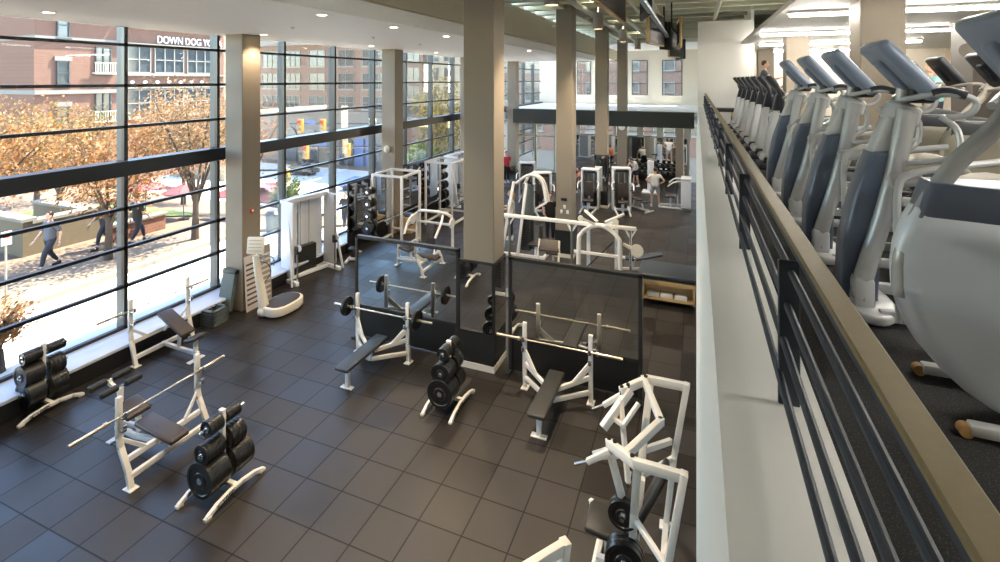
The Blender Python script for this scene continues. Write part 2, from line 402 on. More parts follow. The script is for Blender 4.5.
# columns; centre row faced with mirror at the foot
def column(x0, y0, w, d, z0, z1, name='column', mat='tan_paint'):
    return struct(name, MB().box((x0+w/2, y0+d/2, (z0+z1)/2), (w, d, z1-z0), .012, seg=1), mat)
for k in range(4):
    y = 8.92+6.62*k
    c = column(*((-4.32, y+.01, .655, .56) if k == 0 else (-4.21, y, .53, .56)), 0, 8.05)
    zt = (2.12, .86, 2.35, 0)[k]
    if zt:
        xc, ww = (-4.03, .735) if k == 0 else (-3.945, .57)
        MB().box((xc, y+.295, zt/2+.05), (ww+.03, .63, zt-.10)).build('cladding', 'board_black', c)
        MB().box((xc, y+.295, .06), (ww+.05, .66, .12)).build('base_board', 'cream_paint', c)
    if k in (0, 2):
        a = MB(); a.box((xc, y-.022, (zt+.70)/2), (ww-.05, .012, zt-.78)); a.box((xc+ww/2+.017, y+.295, (zt+.70)/2), (.012, .54, zt-.78))
        a.build('mirror_cladding', 'mirror', c)
    c = column(-10.93, 8.98+6.62*k, .58, .55, 0, 6.85); c.name = 'column'
    if k < 3: column(2.29, y, .56, .58, 4.2, 6.9)
column(-1.05, 28.55, .4, .4, 0, 3.05)
# window wall: a window unit per column bay
sill = MB(); sill.box((-11.0, 13.2, .36), (.78, 32.4, .06), .008); struct('trim_4', sill, 'sill_white')
struct('baseboard_left', MB().box((-10.72, 13.2, .165), (.12, 32.4, .33)), 'board_black')
struct('wall_left', MB().box((-11.3, 13.2, .12), (.4, 32.4, .42)), 'stone_pale')
VY = [.30+2.2*k for k in range(-1, 17)]
TZ = [.42, 1.29, 2.11, 2.95, 4.69, 5.57, 6.44]
bays = [(-1.9, 2.5), (2.5, 9.1), (9.1, 15.7), (15.7, 22.3), (22.3, 28.9), (28.9, 37.4)]
for i, (a, b) in enumerate(bays):
    f = MB(); c = (a+b)/2
    for z in TZ: f.box((WX+.045, c, z), (.09, b-a, .062))
    f.box((WX+.08, c, 3.82), (.34, b-a, .31), .006, seg=1)
    for y in [v for v in VY if a-.05 <= v < b-.05]: f.box((WX+.045, y, 3.6), (.09, .075, 6.5))
    o = struct('window_%d' % (i+1), f, 'mullion')
    fin = MB()
    for y in [v for v in VY if a-.05 <= v < b-.05]: fin.box((WX-.09, y, 3.6), (.18, .05, 6.5))
    fin.build('fin', 'mullion_side', o)
    MB().box((WX-.01, c, 3.6), (.012, b-a, 6.5)).build('pane', 'window_glass', o)
struct('wall_left_near', MB().box((WX, -2.45, 3.5), (.3, 1.1, 7)), 'cream_paint')
# railing of the balcony
rl = thing('railing', 'dark blue metal railing with tan top cap on the white balcony parapet', 'railing', (.255, 1.65, 4.755))
MB().box((.03, 7.0, .462), (.052, 20, .016), .004, seg=1).build('top_cap', 'rail_cap', rl)
MB().box((.022, 7.0, .437), (.012, 20, .034)).build('cap_bar', 'rail_blue', rl)
for z in (.09, .19, .29, .385): MB().tube([(-.031+.11*(z-.09), -3, z), (-.031+.11*(z-.09), 17, z)], .0105).build('tube_rail', 'rail_blue', rl)
for k in range(-2, 12):
    MB().box((-.005, k*1.42, .21), (.056, .014, .42), .003, seg=1).build('post', 'rail_blue', rl)
# lamps of the room, plus added light for the deck
def area_at(name, loc, sx, sy, power, col, rot=(0, 0, 0)):
    l = bpy.data.lights.new(name, 'AREA'); l.shape = 'RECTANGLE'; l.size = sx; l.size_y = sy; l.energy = power; l.color = col
    o = bpy.data.objects.new(name, l); COL.objects.link(o); o.location = loc; o.rotation_euler = rot; return o
def spot_at(loc, power, ang=110, col=(1, .80, .56), blend=.6, r=.06):
    l = bpy.data.lights.new('lamp_light', 'SPOT'); l.energy = power; l.spot_size = math.radians(ang); l.spot_blend = blend; l.color = col; l.shadow_soft_size = r
    o = bpy.data.objects.new('lamp_light', l); COL.objects.link(o); o.location = loc; return o
def downlight(x, y, z, label, power, r=.09):
    t = thing('ceiling_downlight', label, 'downlight', (x, y, z), 0, 'round downlights in the white soffit')
    MB().lathe([(0, r+.02), (.012, r+.02), (.012, r), (.004, r*.85), (.002, r*.4)], (0, 0, 0), (0, 0, -1)).build('trim_ring', 'white_paint', t)
    MB().cyl((0, 0, -.010), (0, 0, -.0135), r*.8).build('lens', 'lamp_warm', t)
    spot_at((x, y, z-.06), power*5); return t
dl = 'round warm downlight recessed in the white soffit'
for i, y in enumerate((4.6, 6.82, 9.0, 11.4, 13.8, 18.2, 22.6)): downlight(-6.0, y, 6.82, dl+' near its inner edge', 60)
for i, y in enumerate((4.9, 9.3, 13.7, 18.1)): downlight(-10.0, y, 6.82, dl+' close to the windows', 25)
for x, y in ((-8.0, 8.2), (-8.1, 13.6), (-7.9, 10.9)):
    s = MB(); s.cyl((x, y, 6.82), (x, y, 6.80), .045); s.cyl((x, y, 6.80), (x, y, 6.765), .014)
    tag(s.build('sprinkler_head', 'chrome'), 'small sprinkler head poking down from the white soffit', 'sprinkler', 'sprinkler heads in the soffit')
PN = ['tan cylinder lamp hanging under the green deck, first of its row', 'tan cylinder lamp hanging beside the big column with mirrors', 'tan cylinder lamp hanging second along the row from the mirror column',
      'tan cylinder lamp hanging third along the row from the mirror column', 'smaller looking tan cylinder lamp hanging before the mezzanine', 'tan cylinder lamp hanging farthest away']
for i, y in enumerate((4.4, 9.7, 14.8, 20.2, 25.5)):
    t = thing('cylinder_lamp', PN[i], 'ceiling lamp', (-2.72, y, 7.2), 0, 'cylinder lamps under the deck')
    MB().lathe([(0, .15), (.48, .15), (.48, .135), (.40, .13), (.40, .01)], (0, 0, .48), (0, 0, -1), 24).build('shade', 'lamp_grey', t)
    MB().cyl((0, 0, .06), (0, 0, .055), .125).build('lens', 'lamp_warm', t)
    MB().cyl((0, 0, .48), (0, 0, 1.1), .012, n=8).build('stem', 'lamp_grey', t)
    spot_at((-2.72, y, 7.22), 900, 95, blend=1)
    spot_at((-2.72, y, 7.70), 60, 170, (1, .92, .80), 1).rotation_euler = (PI, 0, 0)  # added upward spot that brightens the deck above the lamp
TL = ['nearest fluorescent tube fixture on the white upper ceiling', 'second fluorescent tube fixture crossing the upper ceiling', 'third fluorescent tube fixture above the far steppers',
      'fourth fluorescent tube fixture, beyond the white end wall', 'last fluorescent tube fixture deep over the upper floor', 'fluorescent tube fixture overhead behind the rail corner']
for i, (y, a, b) in enumerate(((2.0, 2.0, 7.5), (6.0, 2.0, 7.5), (10.0, 1.5, 6.2), (14.2, 1.5, 6.0), (18.2, 1.9, 6.2), (22.6, 2.4, 7))):
    t = thing('fluorescent_light', TL[(5, 0, 1, 2, 3, 4)[i]], 'ceiling light', ((a+b)/2, y, 6.89))
    MB().box((0, 0, -.02), (b-a, .22, .04), .006, seg=1).build('housing', 'white_paint', t)
    MB().cyl((-(b-a)/2+.03, 0, -.058), ((b-a)/2-.03, 0, -.058), .035, n=10).build('tube', 'tube_light', t)
t = thing('added_deck_light', 'long tube added unseen on top of the dropped upper ceiling to brighten the deck', 'ceiling light', (1.75, 10.5, 6.98))  # added light source, hidden by the ceiling, to brighten the deck
MB().box((0, 0, .02), (.12, 17, .04), .006).build('channel', 'white_paint', t); MB().cyl((0, -8.4, .065), (0, 8.4, .065), .022, n=8).build('tube', 'added_deck_glow', t)
# ================================================================== OUTSIDE
CT, ST = math.cos(math.radians(21.6)), math.sin(math.radians(21.6))
def gz(y): return -.2 if y < 14 else (-.2-2.8*(y-14)/12 if y < 26 else (-3-4*(y-26)/19 if y < 45 else -7))
def ground(name, x0, x1, ys, mat, dz=0, kind='structure'):
    m = MB()
    for a, b in zip(ys[:-1], ys[1:]): m.quad((x0, a, gz(a)+dz), (x1, a, gz(a)+dz), (x1, b, gz(b)+dz), (x0, b, gz(b)+dz))
    return struct(name, m, mat)
YS = [-12, 14, 20, 26, 35.5, 45, 120]
ground('street', -16.2, -11.2, YS, 'asphalt')
ground('street_crossing', -120, -16.2, [24, 26, 35.5, 45, 57], 'asphalt', -.01)
ground('sidewalk', -18.4, -16.2, [-12, 14, 20, 24], 'sidewalk', .12)
struct('kerb', MB().box((-16.15, 1, -.15), (.14, 26, .18)), 'stone_pale')
ground('terrain', -120, -18.4, [-30, 14, 20, 24], 'plaza', .10)
ground('terrain_far', -120, -16.2, [57, 120], 'sidewalk', .02)
ground('lawn', -27, -21.2, [11.9, 14, 16.5], 'lawn', .16)
for i, (x0, x1, y0, y1, z) in enumerate(((-23.6, -20.4, 9.3, 9.6, 1.05), (-20.7, -20.4, 9.6, 11.5, .95), (-24.5, -20.4, 11.5, 11.8, .8))):
    o = struct('wall_garden', MB().box(((x0+x1)/2, (y0+y1)/2, (z-.3)/2), (x1-x0, y1-y0, z+.3)), 'stone_tan')
    MB().box(((x0+x1)/2, (y0+y1)/2, z+.04), (x1-x0+.12, y1-y0+.12, .1)).build('coping', 'stone_pale', o)
o = struct('wall_garden', MB().box((-19.35, 12.2, .1), (.3, 1.9, .75)), 'brick_garden')
MB().box((-19.35, 12.2, .50), (.4, 2.0, .08)).build('coping', 'stone_pale', o)
def tree(x, y, h, crown, n, leaf, label, cat='tree', seed=0, size=.075):
    n = int(n*1.15)
    R = random.Random(seed); z0 = gz(y)+.08
    t = thing('street_tree', label, cat, (x, y, z0))
    cx, cy, cz, rx, ry, rz = crown
    m = MB(); fork = h*.28
    m.tube([(0, 0, -.1), (.02, .01, fork*.6), (.03, 0, fork)], .1, 10, 3, [.15, .10, .09])
    tips = []
    for k in range(7):
        a = 2*PI*k/7+R.uniform(-.3, .3); rr = R.uniform(.45, .9)
        tip = V((cx+math.cos(a)*rx*rr, cy+math.sin(a)*ry*rr, cz+R.uniform(-.2, .8)*rz)); b = V((.03, 0, fork*R.uniform(.7, 1)))
        m.tube([b, b.lerp(tip, .45)+V((0, 0, .25)), tip], .03, 6, 4, [.06, .035, .01]); tips.append((b, tip))
        for q in range(3):
            s = b.lerp(tip, R.uniform(.4, .8)); e = s+V((R.uniform(-.7, .7)*rx*.6, R.uniform(-.7, .7)*ry*.6, R.uniform(.1, .7)*rz*.6))
            m.tube([s, e], .012, 5, 0, [.022, .006]); tips.append((s, e))
    m.build('trunk', 'bark', t)
    L = bmesh.new()
    for k in range(n):
        if R.random() < .7:
            a, b = R.choice(tips); c = a.lerp(b, R.uniform(.45, 1.12))+V((R.gauss(0, .22*rx), R.gauss(0, .22*ry), R.gauss(0, .18*rz)))
        else:
            while 1:
                u = V((R.uniform(-1, 1), R.uniform(-1, 1), R.uniform(-1, 1)))
                if .3 < u.length < 1: break
            c = V((cx+u.x*rx, cy+u.y*ry, cz+u.z*rz))
        d = V((R.gauss(0, 1), R.gauss(0, 1), R.gauss(0, 1))).normalized(); e = d.orthogonal().normalized(); f = d.cross(e); s = size*R.uniform(.6, 1.3)
        vs = [L.verts.new(c+e*s*.9), L.verts.new(c+f*s*.45), L.verts.new(c-e*s*.9), L.verts.new(c-f*s*.45)]; L.faces.new(vs)
    mb = MB(); mb.bm.free(); mb.bm = L
    mb.build('foliage', leaf, t, smooth=False); return t
tree(-16.9, 12.65, 5.9, (-.5, .2, 3.9, 1.9, 2.0, 2.2), 3600, 'leaf_pale', 'pale orange street tree with bare forked trunk by the bright road', seed=1)
tree(-17.6, 10.2, 5.0, (-.2, 0, 3.0, 1.6, 1.7, 1.7), 3000, 'leaf_orange', 'orange street tree between the stone wall and the tree with the forked trunk', seed=2)
tree(-20.9, 8.3, 5.4, (.2, 0, 3.5, 2.1, 2.2, 2.0), 4200, 'leaf_orange', 'broad orange tree farthest along the left of the window wall', seed=3)
tree(-24.2, 12.2, 5.2, (0, 0, 3.3, 2.0, 2.2, 1.7), 3000, 'leaf_yellow', 'yellow green tree behind the tan stone garden wall', seed=4)
tree(-28.5, 13.5, 5.2, (0, 0, 3.2, 2.6, 2.8, 1.9), 3200, 'leaf_orange', 'orange tree standing close before the brick block', seed=5)
tree(-27, 19.5, 6.4, (0, 0, 4.2, 2.6, 2.8, 2.1), 3600, 'leaf_orange', 'orange tree below the brick wing with the sign letters', seed=6, size=.13)
tree(-21.0, 18.6, 6.5, (0, 0, 4.4, 1.8, 2.0, 2.0), 3000, 'leaf_orange', 'orange tree half hidden behind the tan column at the window', seed=7)
tree(-22.3, 42, 13, (0, 0, 9.2, 3.2, 3.4, 3.0), 3200, 'leaf_yellow', 'tall yellow tree down the street by the cream block', seed=8, size=.2)
tree(-13.1, 5.55, 1.3, (0, 0, .95, .55, .6, .45), 1500, 'leaf_orange', 'small orange shrub just outside the glass beside the weight tree', 'shrub', seed=9, size=.05)
tree(-25.3, 44, 8, (0, 0, 4.2, 2.2, 3, 2.4), 2600, 'leaf_green', 'green bush at the foot of the cream block', 'bush', seed=10, size=.2)
tree(-20.6, 20.6, 2.4, (0, 0, 1.3, .9, .9, .9), 1200, 'leaf_green', 'round green bush by the crossing near the trash can', 'bush', seed=11, size=.09)
# --- brick block opposite
def win(parent, ax, c0, a, b, z0, z1, nx=2, frame='win_frame', depth=.12, rows=1):
    """one window in a facade: ax 'x' = facade plane x=c0 (runs along y), 'y' = plane y=c0; stands out of the wall a little"""
    f = MB(); g = MB(); fw = .065; s = 1
    def bx(m, u0, u1, v0, v1, d0, d1):
        if ax == 'x': m.box((c0+(d0+d1)/2, (u0+u1)/2, (v0+v1)/2), (d1-d0, u1-u0, v1-v0))
        else: m.box(((u0+u1)/2, c0-(d0+d1)/2, (v0+v1)/2), (u1-u0, d1-d0, v1-v0))
    for k in range(nx+1):
        u = a+(b-a)*k/nx; bx(f, u-fw/2, u+fw/2, z0, z1, 0, depth)
    for k in range(rows+1):
        v = z0+(z1-z0)*k/rows; bx(f, a-.04, b+.04, v-fw/2, v+fw/2, 0, depth)
    bx(f, a-.15, b+.15, z0-.2, z0-.05, 0, depth+.05)
    o = f.build('window', frame, parent); bx(g, a, b, z0, z1, 0, .04); g.build('pane', 'glass_dark', o); return o
B = thing('brick_block', 'red brick apartment block opposite with a corner and plain sash windows', 'building', (0, 0, 0))
MB().box((-47.5, 21.3, 5.5), (15, 4.98, 17)).build('wall', 'brick_red', B)
bd = MB()
for z in (8.45, 4.85): bd.box((-47.4, 21.3, z), (15.1, 5.04, .28))
bd.box((-47.3, 21.3, 10.6), (15.6, 5.3, .2)); bd.build('string_course', 'stone_pale', B)
for z0, z1 in ((8.6, 10.2), (5.4, 6.9), (2.3, 3.8)):
    win(B, 'x', -40, 20.05, 20.7, z0, z1, 1, 'win_dark_frame', rows=2)
    ln = MB().box((-39.95, 20.37, z1+.22), (.16, 1.0, .3)); ln.build('lintel', 'stone_pale', B)
for z0, z1 in ((6.2, 8.0), (2.7, 4.7)):
    w_ = win(B, 'x', -40, 22.35, 23.3, z0, z1, 2, 'win_dark_frame', rows=2)
    bl = MB()
    for k in range(9): bl.box((-39.7, 22.2+k*.16, z0+.35), (.03, .03, .7))
    bl.box((-39.7, 22.85, z0+.7), (.05, 1.4, .05)); bl.box((-39.85, 22.85, z0-.05), (.4, 1.4, .12)); bl.build('balcony', 'pipe_cream', B)
W = thing('brick_wing', 'red brick wing with white sign letters along its parapet and wide windows', 'building', (0, 0, 0))
MB().box((-46, 28.4, 4.0), (12, 8.6, 12.2)).build('wall', 'brick_red', W)
MB().box((-42.5, 23.95, 4.5), (4, .5, 14)).build('wall', 'brick_red', W)
c_ = MB(); c_.box((-45.7, 28.4, 10.2), (12.6, 8.8, .45)); c_.box((-45.9, 28.4, 8.42), (12.3, 8.7, .16)); c_.box((-45.9, 28.4, 6.05), (12.3, 8.7, .14)); c_.box((-45.9, 28.4, 5.05), (12.3, 8.7, .12)); c_.build('cornice', 'stone_pale', W)
for z0, z1 in ((6.25, 8.25), (2.85, 4.9)):
    for a, b, n in ((24.45, 26.15, 2), (26.5, 28.85, 3), (29.2, 31.6, 3)): win(W, 'x', -40, a, b, z0, z1, n, 'win_frame', rows=2)
for k in range(8):
    MB().ell((-39.95, 24.8+k*.95, 5.5), (.12, .17, .13)).build('wall_lamp', 'plate_cream', W)
text('DOWN DOG YOGA', 'sign_letters', 'text_white', .86, (-39.93, 29.55, 8.86), (PI/2, 0, PI/2), W, .05).scale = (.74, 1, 1)
D_ = thing('cream_tower', 'pale office block with small dark windows glimpsed past the sign letters', 'building', (0, 0, 0))
MB().box((-58.6, 45, 6), (10, 2, 26)).build('wall', 'beige_stone', D_)
for k in range(6):
    for q in range(4): win(D_, 'y', 44, -63+k*1.6, -62.2+k*1.6, -1+q*2.9, .8+q*2.9, 1)
# --- brick block across the crossing, facing the window
K = thing('corner_block', 'brown brick corner building across the crossing with pale paired windows', 'building', (0, 0, 0))
MB().box((-53.3, 66, 6.4), (24, 12, 11.8)).build('wall', 'brick_brown', K)
MB().box((-53.3, 65.9, -3.4), (24.2, 12.2, 7.9)).build('stone_base', 'stone_pale', K)
cn = MB(); cn.box((-53.3, 65.7, 11.4), (24.8, 12.8, .9)); cn.box((-53.3, 65.8, .75), (24.5, 12.5, .5)); cn.build('cornice', 'stone_pale', K)
for z0, z1 in ((7.7, 10.1), (4.3, 6.6), (1.35, 3.2)):
    for a, b, n in ((-64.7, -61.6, 3), (-60.0, -57.0, 3), (-55.2, -52.2, 2), (-49.7, -46.9, 2), (-45.3, -44.0, 1), (-43.4, -41.6, 2)): win(K, 'y', 60, a, b, z0, z1, n, rows=2)
for a, b, zt in ((-60.6, -57.4, -1.6), (-56.2, -53.2, -1.8), (-49.3, -46.8, -2.7)):
    c = (a+b)/2; r = (b-a)/2; pl = [(a, -7.1), (b, -7.1)]+[(c+r*math.cos(PI*i/12), zt-r+r*math.sin(PI*i/12)) for i in range(13)]
    MB().prism(pl, 59.6, 59.9).build('archway', 'glass_dark', K)
MB().prism([(-54.2, -4.1), (-50.6, -4.1), (-50.6, -3.3), (-54.2, -3.3)], 58.6, 59.6).build('awning', 'sign_blue', K)
for a in (-45.6, -43.6): MB().box((a, 59.7, -5), (1.5, .4, 4.2)).build('shopfront', 'sign_blue', K)
N_ = thing('cream_block', 'tall cream stone block with rows of windows beyond the second window column', 'building', (0, 0, 0))
MB().box((-30.5, 71, 5), (13.5, 16, 26)).build('wall', 'beige_stone', N_)
MB().box((-37.9, 70, 4), (3.0, 16, 24)).build('wall', 'brick_brown', N_)
for q in range(5):
    for k in range(5): win(N_, 'y', 63, -36+k*2.5, -34.4+k*2.5, .2+q*2.7, 2+q*2.7, 2)
    win(N_, 'y', 62, -39, -37, .2+q*2.7, 2+q*2.7, 2)
for k in range(5): MB().cyl((-36+k*2.6, 62.4, -7), (-36+k*2.6, 62.4, -1.2), .32).build('porch_column', 'stone_pale', N_)
MB().box((-31, 62.3, -.9), (13, 1, .7)).build('porch_beam', 'stone_pale', N_)
X_ = thing('far_block', 'brick building seen only through the far windows and entrance doors', 'building', (0, 0, 0))
MB().box((-9, 56, 6), (26, 8, 18)).build('wall', 'brick_brown', X_)
MB().box((-9, 55.9, -4.5), (26.2, 8.2, 5)).build('stone_base', 'stone_pale', X_)
for q in range(4):
    for k in range(7): win(X_, 'y', 52, -21+k*3.4, -19+k*3.4, .2+q*3.2, 2.2+q*3.2, 2, rows=2)
# --- traffic lights
def P(px, yc, z=0):
    xc = (px-500)/496*yc; return V((xc*CT-yc*ST, xc*ST+yc*CT, z))
def signal(px, py, yc, label):
    z = EYE-(py-79.5)*yc/496; p = P(px, yc, z); s = yc/42
    t = thing('traffic_light', label, 'traffic light', p, 0, 'traffic lights over the crossing')
    MB().box((0, 0, 0), (.42*s, .32*s, 1.15*s), .03).build('signal_housing', 'sig_yellow', t)
    for k, mt in enumerate(('alarm_red', 'lamp_grey', 'lamp_grey')): MB().lathe([(0, .13*s), (.12*s, .14*s), (.12*s, .11*s), (.05*s, .10*s)], (0, -.16*s, (.36-.36*k)*s), (0, -1, 0), 12).build('lens', mt, t)
    MB().box((.1, .3*s, 0), (.1, .5*s, .1)).build('bracket', 'mullion', t)
signal(300.6, 126, 55, 'yellow traffic light beside the blue street sign'); signal(323, 126, 55, 'yellow traffic light at the far side, right of the blue street sign')
signal(306, 152, 42, 'yellow traffic light hung low over the blue awning side of the crossing'); signal(347.7, 150, 42, 'yellow traffic light hung nearest the second window column'); signal(287, 175, 33, 'yellow traffic light lowest and closest to the glass')
for yc, py, a, b, lab in ((55, 124, 290, 394, 'long dark signal mast arm on the far side of the crossing'), (42, 147.5, 300, 392, 'signal mast arm on the near side of the crossing'), (33, 172, 284, 250, 'signal mast arm behind the tan window column')):
    z = EYE-(py-79.5)*yc/496; p, q = P(a, yc+.6, z), P(b, yc+.6, z); t = thing('signal_mast', lab, 'mast', (q.x, q.y, gz(q.y)))
    MB().tube([(0, 0, 0), (0, 0, z-gz(q.y)+.5)], .12, 10).build('pole', 'mullion', t)
    MB().tube([(0, 0, z-gz(q.y)), (p.x-q.x, p.y-q.y, z-gz(q.y))], .07, 8).build('arm', 'mullion', t)
z = EYE-(123-79.5)*55/496; p = P(309.5, 55.5, z); tag(MB().box(p, (1.6, .06, .5), .02).build('street_sign', 'sign_blue'), 'small blue street name sign on the far mast arm', 'street sign')
# --- parked things along the pavement
def umbrella(x, y, label):
    z = gz(y)+.1; t = thing('cafe_umbrella', label, 'umbrella', (x, y, z), 0, 'red cafe umbrellas')
    MB().lathe([(0, .02), (.02, .8), (.06, .8), (.38, .05), (.42, .02)], (0, 0, 1.15), (0, 0, 1), 8).build('canopy', 'red_canvas', t, smooth=False)
    MB().cyl((0, 0, 0), (0, 0, 1.5), .025, n=8).build('pole', 'win_frame', t); MB().cyl((0, 0, 0), (0, 0, .06), .22).build('base', 'mullion', t)
umbrella(-20.2, 14.6, 'red cafe umbrella behind the brick garden wall'); umbrella(-22.0, 14.2, 'red cafe umbrella set back farther from the road'); umbrella(-19.4, 16.3, 'red cafe umbrella beside the fork of the pale tree')
def car(x, y, rz, col, label):
    z = gz(y); t = thing('car', label, 'car', (x, y, z), rz)
    MB().prism([(-2.1, .3), (2.1, .3), (2.15, .7), (1.9, .85), (1.1, .95), (.6, 1.4), (-1.0, 1.42), (-1.7, .98), (-2.1, .9)], -.85, .85, 'xz', .06).build('body', col, t)
    MB().prism([(1.0, .97), (.55, 1.34), (-.95, 1.36), (-1.55, .99)], -.87, .87).build('side_glass', 'glass_dark', t)
    for sx in (-1.3, 1.3):
        for sy in (-1, 1): MB().lathe([(0, .2), (0, .32), (.2, .32), (.2, .2)], (sx, sy*.88 if sy < 0 else .68, .32), (0, 1, 0)).build('wheel', 'rubber', t)
car(-27.5, 25.5, .3, 'car_red', 'red car beyond the cafe umbrellas'); car(-36, 47, .1, 'car_blue', 'blue car waiting on the far side of the crossing'); car(-49, 52, .05, 'car_dark', 'dark car in front of the archways')
t = thing('trash_can', 'dark round trash can on the pavement outside the glass', 'trash can', (-15.75, 15.1, gz(15.1)))
MB().cyl((0, 0, 0), (0, 0, .75), .24, .27, 18).build('body', 'step_grey', t); MB().lathe([(0, .29), (.06, .29), (.16, .18), (.16, .12)], (0, 0, .75), (0, 0, 1), 18).build('lid', 'mullion', t)
t = thing('parking_sign', 'slim parking sign post at the kerb before the stone garden wall', 'sign', (-16.9, 7.35, -.08))
MB().cyl((0, 0, 0), (0, 0, 1.75), .025, n=8).build('pole', 'lamp_grey', t); MB().box((.03, 0, 1.6), (.02, .22, .36), .008).build('sign_plate', 'text_white', t)
MB().box((.042, 0, 1.66), (.004, .15, .1)).build('sign_mark', 'text_red', t)
# ================================================================== FREE WEIGHTS IN FRONT OF THE MIRRORS
def plate_mb(r, th, hole=.028):
    m = MB(); m.lathe([(0, hole), (0, r*.42), (th*.18, r*.46), (th*.18, r*.78), (0, r*.82), (0, r*.992), (th*.04, r), (th*.96, r), (th, r*.992), (th, r*.82), (th*.82, r*.78), (th*.82, r*.46), (th, r*.42), (th, hole)], (0, 0, 0), (0, 1, 0), 28); return m
PLATES = {}
def plate(r, th, loc, rz, label, group):
    k = (r, th)
    if k not in PLATES:
        t = thing('weight_plate', label, 'weight plate', loc, rz, group)
        plate_mb(r, th).build('disc', 'iron', t); MB().lathe([(0, .026), (0, .042), (th+.006, .042), (th+.006, .026)], (0, -.003, 0), (0, 1, 0), 16).build('hub', 'chrome', t)
        PLATES[k] = t; return t
    return dup(PLATES[k], loc, rz, label, group)
def beam_arch(m, x, s=1):
    pts = [(x, -.43, .035), (x, -.30, .085), (x, -.1, .118), (x, .1, .118), (x, .30, .085), (x, .43, .035)]
    m.rbar(pts, .05, .055, bev=.004)
def weight_tree(loc, label):
    t = thing('weight_tree', label, 'weight tree', loc)
    for x in (-.265, .265):
        m = MB(); beam_arch(m, x); o = m.build('base_beam', 'white_steel', t)
        for y in (-.43, .43): MB().box((x, y, .022), (.065, .09, .044), .008).build('foot', 'plate_cream', o)
    text('CYBEX', 'lettering', 'text_black', .085, (.293, -.17, .103), (PI/2-.0, -.18, PI/2), t, .001)
    MB().bar((-.27, 0, .13), (.27, 0, .13), .06, .05, .004).build('cross_beam', 'white_steel', t)
    MB().box((0, 0, .60), (.085, .05, 1.0), .008).box((0, 0, 1.1), (.085, .06, .02), .004).build('post', 'white_steel', t)
    for z in PEGZ:
        m = MB()
        for s in (-1, 1): m.cyl((0, s*.02, z), (0, s*.35, z), .022, n=12)
        m.build('peg', 'chrome', t)
    return t
PEGZ = (.36, .68, .98)
def load_tree(loc, spec, desc):
    for (tier, side), (r, th, n) in spec.items():
        pos = {0: 'bottom', 1: 'middle', 2: 'top'}[tier]; sd = 'near' if side < 0 else 'far'
        lab = 'black weight plate on the %s %s peg of %s' % (pos, sd, desc); gr = 'plates on the %s %s peg of %s' % (pos, sd, desc)
        for k in range(n):
            y = .045+k*(th+.0006); y = y if side > 0 else -y-th
            plate(r, th, (loc[0], loc[1]+y, PEGZ[tier]), 0, lab, gr)
F_, B_ = -1, 1
tA = (-10.57, 5.1, 0); weight_tree(tA, 'white weight tree standing against the window sill')
load_tree(tA, {(0, F_): (.225, .06, 4), (0, B_): (.225, .06, 4), (1, F_): (.19, .055, 5), (1, B_): (.165, .055, 4), (2, F_): (.105, .05, 5), (2, B_): (.085, .05, 5)}, 'the weight tree by the sill')
tB = (-6.14, 5.0, 0); weight_tree(tB, 'white weight tree in the open floor beside the decline bench')
load_tree(tB, {(0, F_): (.235, .06, 5), (0, B_): (.225, .06, 5), (1, F_): (.135, .055, 5), (1, B_): (.17, .055, 4), (2, F_): (.11, .05, 4), (2, B_): (.085, .05, 4)}, 'the weight tree by the decline bench')
tC = (-4.05, 7.78, 0); weight_tree(tC, 'white weight tree in front of the mirrored column')
load_tree(tC, {(0, F_): (.235, .06, 5), (0, B_): (.20, .06, 4), (1, F_): (.175, .055, 5), (1, B_): (.165, .055, 4), (2, F_): (.105, .05, 4), (2, B_): (.10, .05, 4)}, 'the weight tree by the mirrored column')

def barbell(loc, rz, label, L=2.3):
    t = thing('barbell', label, 'barbell', loc, rz)
    MB().cyl((-L/2+.42, 0, 0), (L/2-.42, 0, 0), .0145, n=12).build('shaft', 'steel_bar', t)
    for s in (-1, 1):
        m = MB().cyl((s*(L/2-.42), 0, 0), (s*L/2, 0, 0), .0255, n=14); o = m.build('sleeve', 'steel_bar', t)
        MB().cyl((s*(L/2-.45), 0, 0), (s*(L/2-.41), 0, 0), .038, n=14).build('collar', 'steel_bar', o)
    return t
def uprights(t, hw, pts, hook_z, hook_y, top):
    for s in (-1, 1):
        m = MB(); P_ = [(s*hw, y, z) for y, z in pts]; m.rbar(P_, .055, .075, up=(1, 0, 0), bev=.005)
        m.box((s*hw, pts[0][0], .008), (.13, .17, .016), .004); o = m.build('upright', 'white_steel', t)
        h = MB()
        for z in hook_z:
            sg = 1 if hook_y > 0 else -1
            h.box((s*hw, pts[-1][0]+sg*.07, z-.035), (.05, .10, .022), .004); h.box((s*hw, pts[-1][0]+sg*.125, z), (.05, .02, .09), .004)
        h.build('bar_hook', 'chrome', o)
        d = MB()
        for k in range(4): d.cyl((s*hw-.03, pts[-1][0], top-.12-.14*k), (s*hw+.03, pts[-1][0], top-.12-.14*k), .014, n=10)
        d.build('pin_hole', 'iron', o)
def pad_mb(c, d, bev=.03, R=None): return MB().box(c, d, bev, R, 3)
def RX(a): return MX.Rotation(a, 3, 'X')
def RY(a): return MX.Rotation(a, 3, 'Y')
def RZ(a): return MX.Rotation(a, 3, 'Z')
